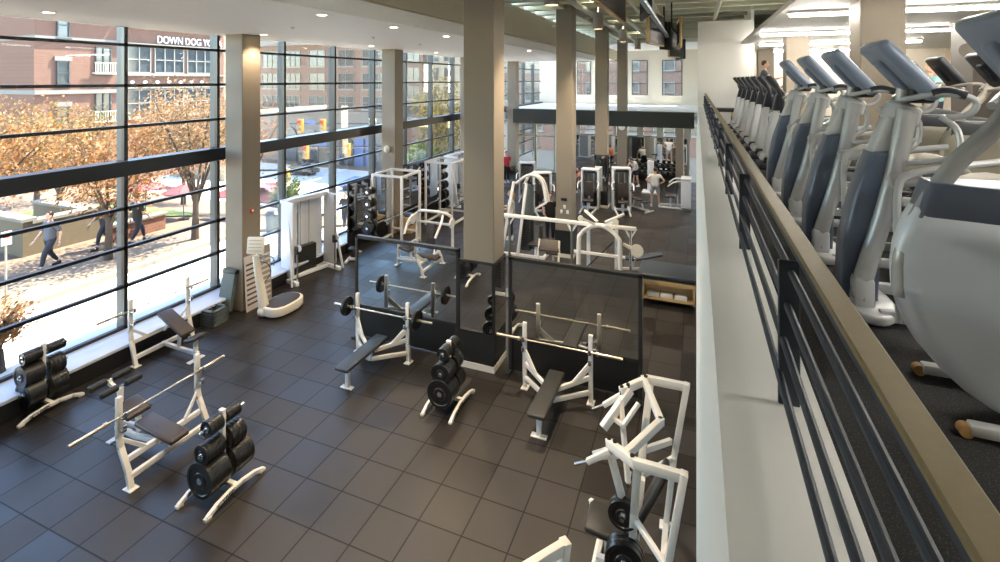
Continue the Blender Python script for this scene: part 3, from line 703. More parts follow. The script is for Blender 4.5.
def flat_bench(loc, label, padmat):
    t = thing('bench_press', label, 'weight bench', loc)
    uprights(t, .61, [(.03, .016), (.0, .40), (0, 1.2)], (.78, .96), -1, 1.2)
    for s in (-1, 1):
        MB().rbar([(s*.60, 0, .47), (s*.08, -.34, .335)], .05, .075, bev=.004).build('upper_brace', 'white_steel', t)
        MB().rbar([(s*.60, .01, .20), (s*.06, -.42, .20)], .05, .075, bev=.004).build('lower_brace', 'white_steel', t)
        g = MB(); g.bar((s*.60, -.01, .74), (s*.34, -.17, .43), .03, .04); g.bar((s*.60, -.03, .66), (s*.38, -.17, .42), .012, .07); g.build('gusset', 'white_steel', t)
    MB().bar((0, -.28, .335), (0, -1.10, .335), .06, .07, .005).bar((0, -.42, .16), (0, -.40, .36), .06, .07).build('spine', 'white_steel', t)
    MB().bar((0, -1.07, .36), (0, -1.09, .012), .06, .08, .005).box((0, -1.09, .01), (.26, .10, .02), .004).build('front_leg', 'white_steel', t)
    pad_mb((0, -.63, .42), (.30, 1.30, .075)).build('bench_pad', padmat, t)
    return t
flat_bench((-6.0, 8.58, 0), 'white flat bench press with plates on its bar, at the mirror nearer the windows', 'vinyl_grey')  # blue-grey pad: a bluish reflection on black vinyl put into the colour
barbell((-5.95, 8.485, .955), 0, 'straight steel barbell racked with one plate on each side', 2.35)
plate(.19, .05, (-6.78, 8.485, .955), PI/2, 'single black weight plate on the window side end of the racked barbell', None)
plate(.19, .05, (-5.10, 8.485, .955), PI/2, 'single black weight plate on the column side end of the racked barbell', None)
flat_bench((-2.335, 8.68, 0), 'white flat bench press with a long dark pad at the mirror by the balcony', 'vinyl_black')
barbell((-2.31, 8.585, .955), 0, 'empty barbell racked in front of the mirror by the balcony', 2.3)
# decline bench
t = thing('decline_bench', 'white decline bench with foam leg rollers in the middle of the near floor', 'weight bench', (-7.58, 5.12, 0), PI/2)
uprights(t, .59, [(-.26, .016), (-.20, .22), (-.04, .52), (0, .66), (0, 1.2)], (.80, .98), -1, 1.2)
for y, z in ((-.10, .33), (-.22, .15)): MB().bar((-.58, y, z), (.58, y, z), .055, .075, .004).build('cross_beam', 'white_steel', t)
for s in (-1, 1): MB().bar((s*.58, -.02, .62), (s*.30, -.11, .36), .035, .05, .003).build('gusset', 'white_steel', t)
for x in (-.09, .09): MB().rbar([(x, -.15, .30), (x, .45, .22), (x*.6, .95, .20)], .05, .07, bev=.004).build('rail', 'white_steel', t)
MB().bar((0, .95, .80), (0, .97, .012), .06, .07, .005).box((0, .98, .01), (.34, .10, .02), .004).build('rear_leg', 'white_steel', t)
MB().bar((0, .50, .22), (0, .52, .47), .06, .06).build('pad_post', 'white_steel', t); MB().bar((0, -.1, .22), (0, -.12, .32), .06, .06).build('pad_post', 'white_steel', t)
pad_mb((0, -.02, .40), (.30, .84, .075), .03, RX(.10)).build('back_pad', 'vinyl_brown', t)
pad_mb((0, .66, .545), (.38, .40, .085), .04, RX(.22)).build('seat_pad', 'vinyl_brown', t)
MB().bar((0, .95, .72), (0, 1.20, .80), .05, .06, .004).bar((0, 1.20, .78), (0, 1.22, .86), .05, .05).build('roller_arm', 'white_steel', t)
for y, z in ((.93, .83), (1.22, .86)):
    o = MB().cyl((-.31, y, z), (.31, y, z), .012, n=10).build('roller_bar', 'chrome', t)
    for s in (-1, 1): MB().cyl((s*.05, y, z), (s*.30, y, z), .052, n=18, bev=.012).build('foam_roller', 'rubber', o)
barbell((-7.49, 5.0, .985), PI/2, 'bare barbell lying across the decline bench uprights', 2.25)
# incline bench by the sill
t = thing('incline_bench', 'white incline bench with brown pad set along the window sill', 'weight bench', (-10.52, 7.1, 0), -PI/2)
uprights(t, .60, [(.16, .016), (.10, .22), (.02, .50), (0, .66), (0, 1.28)], (.85, 1.1), 1, 1.28)
for y, z in ((.04, .45), (.11, .15)): MB().bar((-.59, y, z), (.59, y, z), .055, .08, .004).build('cross_beam', 'white_steel', t)
for s in (-1, 1): MB().bar((s*.59, .02, .70), (s*.33, .05, .47), .035, .05, .003).build('gusset', 'white_steel', t)
MB().rbar([(0, .10, .16), (0, .7, .14), (0, 1.1, .14)], .06, .07, bev=.004).build('rail', 'white_steel', t)
MB().bar((0, 1.05, .40), (0, 1.06, .012), .06, .07, .005).box((0, 1.06, .01), (.34, .10, .02), .004).build('front_leg', 'white_steel', t)
MB().bar((0, .12, .44), (0, .30, .66), .05, .05).build('pad_post', 'white_steel', t); MB().bar((0, .55, .14), (0, .60, .50), .055, .055).build('pad_post', 'white_steel', t)
pad_mb((0, .47, .66), (.30, .82, .075), .03, RX(-.42)).build('back_pad', 'vinyl_brown', t)
pad_mb((0, 1.05, .45), (.34, .28, .075), .03, RX(.28)).build('seat_pad', 'vinyl_black', t)
barbell((-10.42, 6.98, 1.12), PI/2, 'bare barbell racked over the brown incline pad at the window', 2.3)

# ------------------------------------------------------------------ mirrors on stands
def mirror_panel(x0, x1, y, label):
    t = thing('mirror_panel', label, 'mirror', ((x0+x1)/2, y, 0)); w = (x1-x0)
    m = MB()
    for s in (-1, 1): m.box((s*(w/2-.035), .02, 1.12), (.07, .09, 2.24), .006, seg=1)
    m.box((0, .02, 2.205), (w, .09, .07), .006, seg=1); m.box((0, .02, .70), (w-.1, .09, .05)); m.build('frame', 'frame_dark', t)
    MB().box((0, .03, .36), (w-.12, .05, .66)).build('lower_board', 'board_black', t)
    MB().box((0, 0, 1.445), (w-.13, .012, 1.46)).build('mirror_glass', 'mirror', t)
    MB().box((0, .045, 1.445), (w-.13, .03, 1.46)).build('back_board', 'board_black', t)
    for s in (-1, 1): MB().box((s*(w/2-.035), .06, .02), (.09, .42, .04), .006).build('stand_foot', 'frame_dark', t)
mirror_panel(-7.07, -4.50, 9.1, 'tall framed mirror with black lower board beside the column, on the window side')
mirror_panel(-3.42, -.89, 9.1, 'tall framed mirror with black lower board, between the column and the balcony')

# ------------------------------------------------------------------ plate loaded press machines
def press_machine(loc, label):
    t = thing('press_machine', label, 'exercise machine', loc)      # local: x' = x+.6, y' = y-5.86
    W_ = 'white_steel'
    for s in (-1, 1):
        MB().rbar([(.49, s*.755, 1.86), (.02, s*.745, 1.86), (-.27, s*.485, 1.80)], .065, .095, bev=.006).build('top_bar', W_, t)
        MB().rbar([(.49, s*.755, 1.88), (.34, s*.755, .95), (.24, s*.80, .03)], .07, .09, up=(0, 1, 0), bev=.006).box((.24, s*.80, .01), (.16, .14, .02), .004).build('upright', W_, t)
        MB().rbar([(.05, s*.70, 1.80), (-.02, s*.36, 1.05), (-.08, s*.08, .35)], .07, .085, up=(1, 0, 0), bev=.006).build('leg', W_, t)
        # swinging arm: pivot block, handle arm and weight arm
        a = MB(); a.bar((-.17, s*.54, 1.80), (-.46, s*.24, 1.44), .065, .10, .005); a.bar((-.26, s*.52, 1.74), (-.50, s*.50, 1.55), .05, .06, .005)
        a.bar((-.28, s*.44, 1.72), (-.155, s*.17, .92), .055, .075, .005); a.bar((-.06, s*.44, 1.72), (-.22, s*.26, 1.52), .04, .05, .003); a.bar((-.22, s*.26, 1.52), (-.36, s*.34, 1.53), .04, .05, .003)
        o = a.build('press_arm', W_, t)
        MB().cyl((-.49, s*.50, 1.555), (-.64, s*.49, 1.475), .019, n=12).build('handle', 'chrome', o)
        b = MB()
        for p in ((-.27, s*.485, 1.80), (-.20, s*.53, 1.82), (0, s*.72, 1.86)): b.cyl((p[0]-.001, p[1], p[2]-.055), (p[0], p[1], p[2]+.058), .024, n=10)
        b.build('bolt', 'iron', t)
        MB().cyl((-.155, s*.15, .90), (-.155, s*.36, .90), .024, n=12).build('weight_peg', 'chrome', t)
        MB().bar((.33, s*.755, .93), (-.03, s*.30, .93), .045, .06, .004).build('brace', W_, t)
    y_ = MB().rbar([(-.03, .74, 1.85), (.23, 0, 1.85), (-.06, -.62, 1.85)], .065, .09, bev=.006); y_.build('yoke', W_, t)
    MB().bar((.24, -.80, .05), (.24, .80, .05), .07, .08, .005).bar((.24, 0, .06), (-.50, 0, .06), .07, .08, .005).box((-.5, 0, .03), (.08, .5, .06), .006).build('base_frame', W_, t)
    MB().bar((.02, 0, 1.15), (-.08, 0, .08), .07, .08, .005).build('center_post', W_, t)
    MB().bar((.30, .78, 1.12), (-.0, .45, 1.15), .05, .07, .004).build('cross_bar', W_, t)
    pad_mb((.10, 0, .93), (.07, .28, .95), .03, RY(.42)).build('back_pad', 'vinyl_black', t)
    pad_mb((-.40, .02, .50), (.42, .44, .08), .035, RY(.12)).build('seat_pad', 'vinyl_black', t)
    MB().bar((-.35, 0, .06), (-.38, 0, .46), .07, .07, .005).bar((-.56, .18, .44), (-.60, .20, .56), .05, .05, .005).build('seat_post', W_, t)
    m = MB().cyl((-.10, -.02, .42), (-.14, -.42, .45), .024, n=12); m.build('storage_peg', 'chrome', t)
    return t
press_machine((-.60, 5.86, 0), 'white plate loaded press machine under the balcony wall with black plates')
press_machine((-.72, 3.14, 0), 'white plate loaded press machine of which only a corner shows at the bottom edge').rotation_euler = (0, 0, .9)
for k in range(2): plate(.16, .055, (-.755, 5.86-.30+k*.06, .90), 0, 'black weight plate hung on the upper peg of the white press machine', 'plates on the upper peg of the press machine')
for k in range(3): plate(.205, .055, (-.735, 5.50+k*.06, .44), .1, 'black weight plate hung on the low storage peg of the white press machine', 'plates on the low peg of the press machine')

# ------------------------------------------------------------------ by the first window column
t = thing('vibration_platform', 'silver vibration plate machine with a rounded platform near the window column', 'exercise machine', (-9.50, 9.42, 0))
prof = [(x*.36, y*.50) for x, y in [(math.copysign(abs(math.cos(a))**.75, math.cos(a)), math.copysign(abs(math.sin(a))**.75, math.sin(a))) for a in [2*PI*i/32 for i in range(32)]]]
MB().prism(prof, .04, .25, 'xy', .03).build('base', 'plate_cream', t)
MB().prism([(x*.82, y*.86) for x, y in prof], .25, .27, 'xy', .006).build('platform_top', 'platform_top', t)
MB().prism([(x*.9, y*.9) for x, y in prof], .0, .05, 'xy').build('skirt', 'frame_dark', t)
MB().tube([(-.20, -.38, .12), (-.25, -.40, .5), (-.33, -.44, 1.0), (-.37, -.47, 1.45)], .09, 16, 5, [.13, .105, .085, .075]).build('column', 'plate_cream', t)
MB().ell((-.20, -.42, .12), (.13, .13, .13)).build('column_foot', 'plate_cream', t)
MB().box((-.32, -.52, 1.72), (.42, .07, .40), .03, RZ(.35) @ RX(-.15)).build('console', 'plate_cream', t)
m = MB(); R_ = RZ(.35) @ RX(-.15)
for k in range(4): m.box(V((-.32, -.52, 1.72))+R_ @ V((0, -.037, .12-.08*k)), (.32, .004, .012), 0, R_)
m.build('console_marks', 'lamp_grey', t)
for s in (-1, 1): MB().tube([(-.36+s*.05, -.46, 1.40), (-.28+s*.16, -.36, 1.46), (-.18+s*.17, -.28, 1.36), (-.16+s*.14, -.27, 1.20)], .016, 10, 5).build('handlebar', 'chrome', t)
MB().tube([(-.30, -.40, 1.30), (-.16, -.30, 1.22), (-.10, -.28, 1.0), (-.22, -.34, .8)], .010, 8, 5).build('strap', 'rubber', t)
def board(name, label, cat, c, d, rz, tilt, mat, mark=None, axis='y'):
    t = thing(name, label, cat, c, rz)
    MB().box((0, 0, d[2]/2), d, .004, None, 1).build('panel', mat, t)
    if mark:
        for i in range(9):
            m = MB(); m.box((d[0]/2+.001 if d[0] < d[1] else 0, 0 if d[0] < d[1] else -d[1]/2-.001, d[2]*(.12+.09*i)), (.002 if d[0] < d[1] else d[0]*.8, d[1]*.8 if d[0] < d[1] else .002, d[2]*.035)); m.build('printed_row', mark, t)
    t.rotation_euler = (0, tilt, rz) if axis == 'y' else (tilt, 0, rz); return t
board('exercise_chart', 'white chart board printed with rows of exercises leaning on the window column', 'chart', (-10.22, 9.18, 0), (.014, .40, 1.34), 0, -.06, 'poster', 'stone_tan')
board('exercise_chart', 'grey chart board with dark dots standing behind the vibration plate', 'chart', (-10.24, 9.62, 0), (.014, .34, 1.45), 0, -.05, 'lamp_grey', 'poster')
t = board('step_platform', 'long grey step platform leaning upright on the window column', 'step', (-10.66, 8.72, 0), (.40, .10, 1.06), 0, -.20, 'step_grey', None, 'x')
for z in (.06, 1.0): MB().box((0, .0, z), (.42, .13, .10), .01).build('end_cap', 'board_black', t)
for k in range(6):
    t = thing('step_riser', 'grey stackable step riser in the short stack on the floor by the sill', 'step', (-10.50, 8.33, .062*k), .05, 'step risers stacked by the sill')
    m = MB()
    for s in (-1, 1): m.box((s*.18, 0, .029), (.08, .44, .055), .008); m.box((0, s*.18, .029), (.44, .08, .055), .008)
    m.build('block', 'step_grey', t); MB().box((0, -.222, .029), (.36, .006, .014)).build('groove', 'rail_blue', t)
t = thing('fire_alarm', 'small red fire alarm on the first window column', 'alarm', (-10.33, 9.25, 2.42)); MB().box((0, 0, 0), (.03, .10, .10), .006).build('housing', 'alarm_red', t); MB().ell((.02, 0, .0), (.015, .03, .03)).build('strobe', 'text_white', t)
t = thing('wall_clock', 'round white wall clock on the last tan column', 'clock', (-3.94, 28.765, 3.0)); MB().lathe([(0, .21), (.035, .21), (.04, .19)], (0, 0, 0), (0, -1, 0), 28).build('case', 'lamp_grey', t)
MB().cyl((0, -.038, 0), (0, -.044, 0), .185, n=28).build('face', 'text_white', t); MB().bar((0, -.048, 0), (0, -.048, .13), .015, .004).bar((0, -.048, 0), (.08, -.048, .03), .015, .004).build('hand', 'text_black', t)
for i, (x, z, lb) in enumerate(((-3.93, 1.62, 'white wall plate highest of three on the second tan column'), (-4.03, 1.46, 'white wall plate low on the second tan column, toward the windows'), (-3.83, 1.46, 'white wall plate low on the second tan column, toward the balcony'))):
    t = thing('wall_plate', lb, 'wall plate', (x, 15.545, z)); MB().box((0, -.008, 0), (.075, .016, .12), .004).build('plate', 'text_white', t); MB().box((0, -.018, 0), (.02, .012, .03)).build('switch', 'plate_cream', t)
tag(MB().box((-3.95, 15.54, 1.86), (.2, .02, .09), .004).build('column_sign', 'frame_dark'), 'small dark sign above the white plates on the second tan column', 'sign')
t = thing('wall_speaker', 'white round wall speaker on the second window column', 'speaker', (-10.62, 15.585, 3.1)); MB().box((0, -.03, 0), (.12, .06, .2), .02).build('bracket', 'plate_cream', t); MB().ell((.0, -.11, .03), (.12, .10, .14)).build('cone', 'plate_cream', t)
# ================================================================== UPPER FLOOR: CARDIO MACHINES
UZ = 4.2
def rr(x, z, r, n=10, a0=0, a1=2*PI): return [(x+r*math.cos(a0+(a1-a0)*i/n), z+r*math.sin(a0+(a1-a0)*i/n)) for i in range(n+1)]
def slab(m, c, l, w, h, ang, bev): m.box(c, (l, w, h), bev, RY(ang), 3); return m
def console(t, cx, cz, ang, back='console_back', L=.46, W=.44):
    o = slab(MB(), (cx, 0, cz), L, W, .085, ang, .035).build('console', back, t)
    n = V((math.sin(ang), 0, math.cos(ang)))
    MB().box(V((cx, 0, cz))+n*.044, (L*.78, W*.8, .006), .002, RY(ang)).build('screen', 'screen', o)
    slab(MB(), V((cx, 0, cz))-n*.05, L*.5, .10, .05, ang, .02).build('rear_rib', back, o)
def elliptical():
    t = thing('elliptical_trainer', 'x', 'elliptical trainer', (1.05, 3.95, UZ), 0, 'silver and blue elliptical trainers along the railing')
    for s in (-1, 1):
        MB().tube([(-.07, s*.135, .10), (-.05, s*.135, .25), (.05, s*.125, .62), (.125, s*.11, .95), (.19, s*.085, 1.30)], .05, 14, 4, [.062, .056, .052, .052, .058]).build('frame_tube', 'ell_silver', t)
        MB().box((-.06, s*.135, .14), (.12, .12, .22), .035).build('tube_boot', 'ell_light', t)
        o = MB().tube([(.17, s*.06, 1.37), (.26, s*.22, 1.405), (.38, s*.27, 1.41), (.455, s*.27, 1.37), (.43, s*.26, 1.30), (.33, s*.24, 1.27)], .019, 10, 5).build('handlebar', 'ell_silver', t)
        MB().tube([(.27, s*.225, 1.413), (.33, s*.25, 1.43), (.41, s*.272, 1.405)], .027, 10, 4).build('grip', 'ell_dark', o)
        MB().tube([(.30, s*.24, 1.28), (.37, s*.27, 1.20), (.35, s*.28, 1.05), (.16, s*.17, .98)], .018, 10, 5).build('lower_loop', 'ell_silver', t)
        MB().tube([(.06, s*.38, .08), (.05, s*.38, .55), (.05, s*.38, .84), (.10, s*.375, .94), (.28, s*.36, .99), (.55, s*.33, 1.04)], .02, 10, 4).build('step_rail', 'ell_light', t)
        o = MB().cyl((.03, s*.28, .88), (.19, s*.31, .92), .045, n=14, bev=.015).build('swing_arm', 'ell_light', t)
        MB().tube([(.21, s*.32, .90), (.22, s*.33, .80), (.19, s*.335, .66)], .05, 12, 4, [.03, .055, .035]).build('arm_weight', 'ell_light', o)
        MB().bar((.20, s*.20, .40), (1.1, s*.20, .30), .05, .06, .01).build('pedal_arm', 'ell_light', t)
        MB().box((.72, s*.20, .41), (.40, .17, .05), .02).build('pedal', 'ell_dark', t)
        MB().bar((.0, s*.24, .05), (1.4, s*.24, .05), .05, .07, .01).build('floor_rail', 'ell_light', t)
    MB().prism([(-.17, .07), (-.155, .42), (-.09, .75), (0, 1.03), (.14, 1.05), (.10, .75), (.05, .40), (.04, .07)], -.105, .105, 'xz', .03).build('front_shroud', 'ell_blue', t)
    MB().prism([(0, 1.02), (.10, 1.29), (.19, 1.29), (.15, 1.02)], -.07, .07, 'xz', .02).build('upper_cover', 'ell_light', t)
    MB().cyl((.165, 0, 1.22), (.205, 0, 1.345), .105, .098, 18, .02).build('collar', 'ell_light', t)
    MB().cyl((.19, 0, 1.33), (.205, 0, 1.50), .038, n=12).build('neck', 'ell_silver', t)
    MB().box((.27, 0, 1.40), (.12, .22, .10), .02).build('handle_block', 'ell_dark', t)
    console(t, .17, 1.56, .88)
    MB().prism([(-.03+.17*math.cos(2*PI*i/28), .33*math.sin(2*PI*i/28)) for i in range(28)], .005, .065, 'xy', .02).build('base', 'ell_light', t)
    d = MB(); d.prism(rr(1.12, .40, .36, 24)[:-1], -.16, .16, 'xz', .05); d.build('drive_cover', 'khaki_cover', t)
    MB().prism(rr(1.12, .40, .22, 20)[:-1], -.17, .17, 'xz', .01).build('drive_disc', 'ell_dark', t)
    return t
EL = ['silver elliptical with dark blue front, next to the one with the big rounded cover', 'silver elliptical with dark blue front, second along the rail after the rounded cover machine',
      'silver elliptical with dark blue front, third along the rail after the rounded cover machine', 'silver elliptical with dark blue front, last before the tan column']
e0 = elliptical(); e0['label'] = EL[0]; del e0['group']
for i, y in ((1, 5.0), (2, 6.15), (3, 7.4)): dup(e0, (1.03, y, UZ), 0, EL[i])
def taper(m):          # the cover narrows towards its nose
    bmesh.ops.subdivide_edges(m.bm, edges=[e for e in m.bm.edges if e.calc_length() > .25], cuts=5, use_grid_fill=True)
    for v in m.bm.verts: v.co.y *= .26+.74*min(1, max(0, v.co.x/.55))**.8
    return m
def egg(loc, rz, label, cover, dark='ell_blue', tube='ell_silver', back='console_back', group=None):
    t = thing('cross_trainer', label, 'elliptical trainer', loc, rz, group)
    arc = rr(.60, .62, .60, 26, math.radians(150), math.radians(390))
    taper(MB().prism(arc, -.19, .19, 'xz', .075)).build('drive_cover', cover, t)
    taper(MB().prism([(.07, .86), (1.09, .86), (1.0, .97), (.72, 1.03), (.13, 1.04)], -.175, .175, 'xz', .03)).build('top_panel', dark, t)
    MB().tube([(.62, -.188, .84), (.58, -.19, .62), (.62, -.19, .38), (.74, -.186, .18)], .004, 6, 5).build('seam', 'ell_dark', t)
    MB().tube([(.03, -.02, .50), (.035, -.02, .66), (.065, -.02, .77), (.11, -.02, .90), (.23, -.02, 1.12), (.36, -.02, 1.28), (.45, -.01, 1.42)], .04, 14, 5, [.036, .038, .038, .038, .038, .038, .038]).build('frame_tube', tube, t)
    for s in (-1, 1):
        MB().tube([(.40, s*.08, 1.38), (.55, s*.28, 1.44), (.70, s*.30, 1.44), (.76, s*.28, 1.36)], .019, 10, 5).build('handlebar', tube, t)
        MB().bar((1.0, s*.18, .42), (1.75, s*.18, .24), .05, .06, .01).build('pedal_arm', tube, t)
        MB().box((1.5, s*.18, .36), (.40, .17, .05), .02).build('pedal', 'ell_dark', t)
        f = MB(); f.box((.34, .055+s*.235, .04), (.26, .06, .05), .015); o = f.build('caster_foot', 'ell_light', t)
        MB().lathe([(0, .015), (0, .026), (.04, .026), (.04, .015)], (.20, .055+s*.235-.02, .028), (0, 1, 0), 16).build('caster', 'orange_pad', o)
    MB().box((.6, 0, .05), (.16, .46, .08), .02).bar((.6, 0, .05), (1.7, 0, .05), .1, .07, .02).box((1.7, 0, .04), (.1, .6, .07), .02).build('base', 'ell_light', t)
    console(t, .46, 1.60, .95, back)
    return t
egg((.85, 2.84, UZ), 0, 'silver cross trainer with big rounded cover standing closest to the rail corner', 'egg_silver')
for i, (x, y, lb) in enumerate(((2.55, 7.05, 'tan covered cross trainer with black console in the second row, closest to the edge'), (2.58, 8.2, 'tan covered cross trainer in the second row, just before the tan column'), (2.95, 10.2, 'tan covered cross trainer in the second row, just past the tan column'), (2.95, 11.4, 'tan covered cross trainer in the second row, second past the tan column'), (4.9, 9.0, 'tan covered cross trainer in the third row'), (4.9, 10.2, 'tan covered cross trainer in the third row, farther back'))):
    egg((x, y, UZ), 0, lb, 'khaki_cover', 'ell_dark', 'lamp_grey', 'ell_dark')
def stepper():
    t = thing('stair_climber', 'x', 'stepper', (1.02, 9.5, UZ))
    MB().prism([(.02, .16), (.17, .98), (.27, .98), (.20, .16)], -.15, .15, 'xz', .03).build('front_cover', 'ell_light', t)
    MB().box((.115, 0, .62), (.012, .05, .36), .003, RY(.18)).build('red_mark', 'text_red', t)
    MB().prism([(.16, .95), (.23, 1.25), (.36, 1.25), (.32, .95)], -.10, .10, 'xz', .02).build('mast', 'ell_dark', t)
    slab(MB(), (.20, 0, 1.40), .40, .40, .07, .9, .03).build('console', 'ell_dark', t)
    for s in (-1, 1):
        MB().tube([(.30, s*.12, .95), (.26, s*.27, 1.2), (.20, s*.30, 1.42), (.10, s*.28, 1.56)], .03, 10, 4).build('arm', 'ell_dark', t)
        MB().tube([(.28, s*.15, 1.18), (.5, s*.26, 1.25), (.58, s*.26, 1.10), (.42, s*.22, .9)], .02, 8, 4).build('hand_rail', 'ell_silver', t)
        MB().bar((.2, s*.16, .30), (.95, s*.16, .22), .09, .05, .01).build('pedal', 'ell_light', t)
    MB().box((.55, 0, .05), (1.2, .56, .10), .03).box((.16, 0, .12), (.26, .40, .16), .03).build('base', 'ell_dark', t)
    MB().cyl((.02, -.14, .2), (.02, .14, .2), .06, n=14).build('front_roller', 'ell_light', t)
    return t
s0 = stepper(); ROW = ['nearest', 'second', 'third', 'fourth', 'fifth', 'sixth', 'seventh']
s0['label'] = 'dark stepper with silver cover and red mark, nearest of the far row by the rail'
for i in range(1, 7): dup(s0, (1.02-.01*i, 9.5+1.15*i, UZ), 0, 'dark stepper with silver cover and red mark, %s in the far row by the rail' % ROW[i])
t = thing('padded_bench', 'dark padded bench on tan legs by the white end wall upstairs', 'bench', (.78, 17.6, UZ))
pad_mb((0, 0, .52), (.75, .5, .12)).build('pad', 'vinyl_black', t)
for x in (-.3, .3):
    for y in (-.2, .2): MB().bar((x, y, 0), (x, y, .46), .05, .05, .004).build('leg', 'tan_wood', t)
for i, (x, y, z, lb) in enumerate(((5.05, 12.45, 6.32, 'conical wall speaker on the brown panel upstairs, closer to the column'), (5.75, 12.45, 6.36, 'conical wall speaker upstairs, closer to the lit window'))):
    t = thing('wall_speaker', lb, 'speaker', (x, y, z)); MB().lathe([(0, .05), (.1, .07), (.22, .14), (.24, .14)], (0, .1, 0), (-.5, -.8, -.2), 18).build('horn', 'sconce', t); MB().bar((0, .1, 0), (.1, .14, .02), .05).build('bracket', 'sconce', t)
f = MB()
for x in (6.1, 6.7, 7.3): f.box((x, 12.45, 5.9), (.05, .05, 1.1))
for z in (5.35, 6.45): f.box((6.7, 12.45, z), (1.25, .05, .05))
o = struct('window_40', f, 'win_frame'); MB().box((6.7, 12.46, 5.9), (1.2, .012, 1.1)).build('pane', 'window_glass', o)
struct('wall_upper_side', MB().box((7.5, 12.6, 5.3), (3.0, .16, .0+2.2-2.1+.1)).box((7.5, 12.6, 4.77), (3.0, .16, 1.14)).box((7.5, 12.6, 6.68), (3.0, .16, .46)).box((8.2, 12.6, 5.9), (1.7, .16, 1.1)), 'cream_paint')
# hanging screens over the void
st = thing('screen_strut', 'pale blue steel strut slung under the deck carrying the televisions', 'strut', (-.80, 9, 6.97))
MB().box((0, 7.5, 0), (.09, 17, .07), .006).build('beam', 'strut_blue', st)
for y in (1, 6.5, 12, 15.5): MB().cyl((0, y, 0), (0, y, 1.1), .02, n=8).build('hanger', 'strut_blue', st)
TVL = ['flat television tilted toward the cardio machines, first along the hanging strut', 'television with tan side edge hung left of the strut', 'television hung dark side out in the middle of the strut',
       'television with vented back hung right of the strut', 'television hung near the far end of the strut', 'small looking television hung last on the strut']
for i, (x, y, a, mat, w) in enumerate(((-.92, 10.3, 1.80, 'tv_black', 1.2), (-.95, 13.4, 1.38, 'tv_tan', 1.45), (-.72, 15.6, .9, 'tv_black', .8), (-.42, 15.0, 1.66, 'tv_tan', 1.4), (-.80, 21, 1.25, 'tv_tan', 1.2), (-.62, 23, 1.9, 'tv_black', 1.2))):
    t = thing('television', TVL[i], 'television', (x, y, 7.35 if i == 0 else 7.0), a)
    MB().box((0, .03, 0), (w, .07, .84), .01).build('casing', mat, t); MB().box((0, -.012, 0), (w-.08, .012, .76), .003).build('screen', 'tv_black', t)
    m = MB()
    for k in range(9): m.box((w*(-.4+.1*k), .068, 0), (.05, .006, .6))
    m.build('vents', 'tv_black', t)
    MB().bar((0, .08, 0), (0, .24, .18), .05, .05).bar((0, .24, .18), (0, .24, .9), .04, .04).build('bracket', 'tv_black', t)
t = thing('hanging_panel', 'long brown panel with tan lower edge hung below the green deck', 'panel', (-1.85, 11.3, 7.25))
MB().box((0, 0, .36), (.06, 5.4, .68), .004).build('board', 'brown_wall', t); MB().box((0, 0, 0), (.09, 5.44, .05), .004).box((0, 2.7, .36), (.09, .05, .72), .004).build('edge', 'tv_tan', t)
# ================================================================== MACHINES BEYOND THE MIRRORS
Wt, Cw = 'white_steel', 'cool_white'
def stack_mb(m, c, w, d, h, n=12):
    for k in range(n): m.box((c[0], c[1], c[2]+h*(k+.5)/n), (w, d, h/n*.86))
    return m
def functional_trainer(loc, rz, label):     # faces +x
    t = thing('cable_trainer', label, 'exercise machine', loc, rz)
    for s in (-1, 1):
        MB().box((.12, s*.70, 1.22), (.55, .06, 2.1), .015).box((.12, s*.70, .06), (.95, .10, .12), .02).build('side_panel', Cw, t)
        m = MB().cyl((.46, s*.62, .08), (.46, s*.62, 2.25), .026, n=12); m.build('pulley_post', 'chrome', t)
        o = MB().box((.46, s*.62, .95), (.12, .12, .22), .02).build('pulley_carriage', 'frame_dark', t)
        MB().lathe([(0, .05), (.0, .09), (.03, .09), (.03, .05)], (.54, s*.62-.015, 1.02), (0, 1, 0), 18).build('pulley', Cw, o)
        MB().tube([(-.10, s*.66, 2.24), (.18, s*.55, 2.32), (.34, s*.25, 2.36), (.36, 0, 2.37)], .032, 10, 5).build('top_arch', Cw, t)
        MB().bar((.1, s*.66, 2.2), (.55, s*.85, .02), .05, .06, .005).build('outrigger', Cw, t)
        MB().cyl((-.12, s*.14, .1), (-.12, s*.14, 2.2), .012, n=8).build('guide_rod', 'chrome', t)
    MB().box((-.24, 0, 1.15), (.04, 1.34, 2.2), .01).build('back_shroud', Cw, t)
    stack_mb(MB(), (-.10, 0, .12), .20, .62, .72).build('weight_stack', 'frame_dark', t)
    MB().box((-.12, 0, 2.22), (.3, 1.4, .09), .01).build('top_beam', Cw, t); MB().box((-.1, 0, .06), (.4, 1.4, .09), .01).build('base_beam', Cw, t)
    return t
functional_trainer((-10.62, 11.45, 0), -.22, 'white cable trainer with a grey weight stack, first along the windows')
functional_trainer((-10.3, 20.5, 0), 0, 'white cable trainer farther along the windows past the racks')
def adj_bench(loc, rz, label, mat='vinyl_grey', tilt=.25):
    t = thing('adjustable_bench', label, 'weight bench', loc, rz)
    pad_mb((0, .30, .46), (.28, .80, .07), .03, RX(tilt)).build('back_pad', mat, t); pad_mb((0, -.32, .40), (.28, .36, .07), .03, RX(-.1)).build('seat_pad', mat, t)
    MB().bar((0, -.55, .08), (0, .75, .08), .06, .07).bar((0, -.2, .1), (0, -.1, .38), .06, .06).bar((0, .4, .1), (0, .3, .42), .05, .05).build('frame', Wt, t)
    for y in (-.55, .75): MB().box((0, y, .04), (.5, .07, .07), .01).build('foot', Wt, t)
adj_bench((-9.65, 12.9, 0), -1.2, 'grey adjustable bench on the floor beside the first cable trainer')
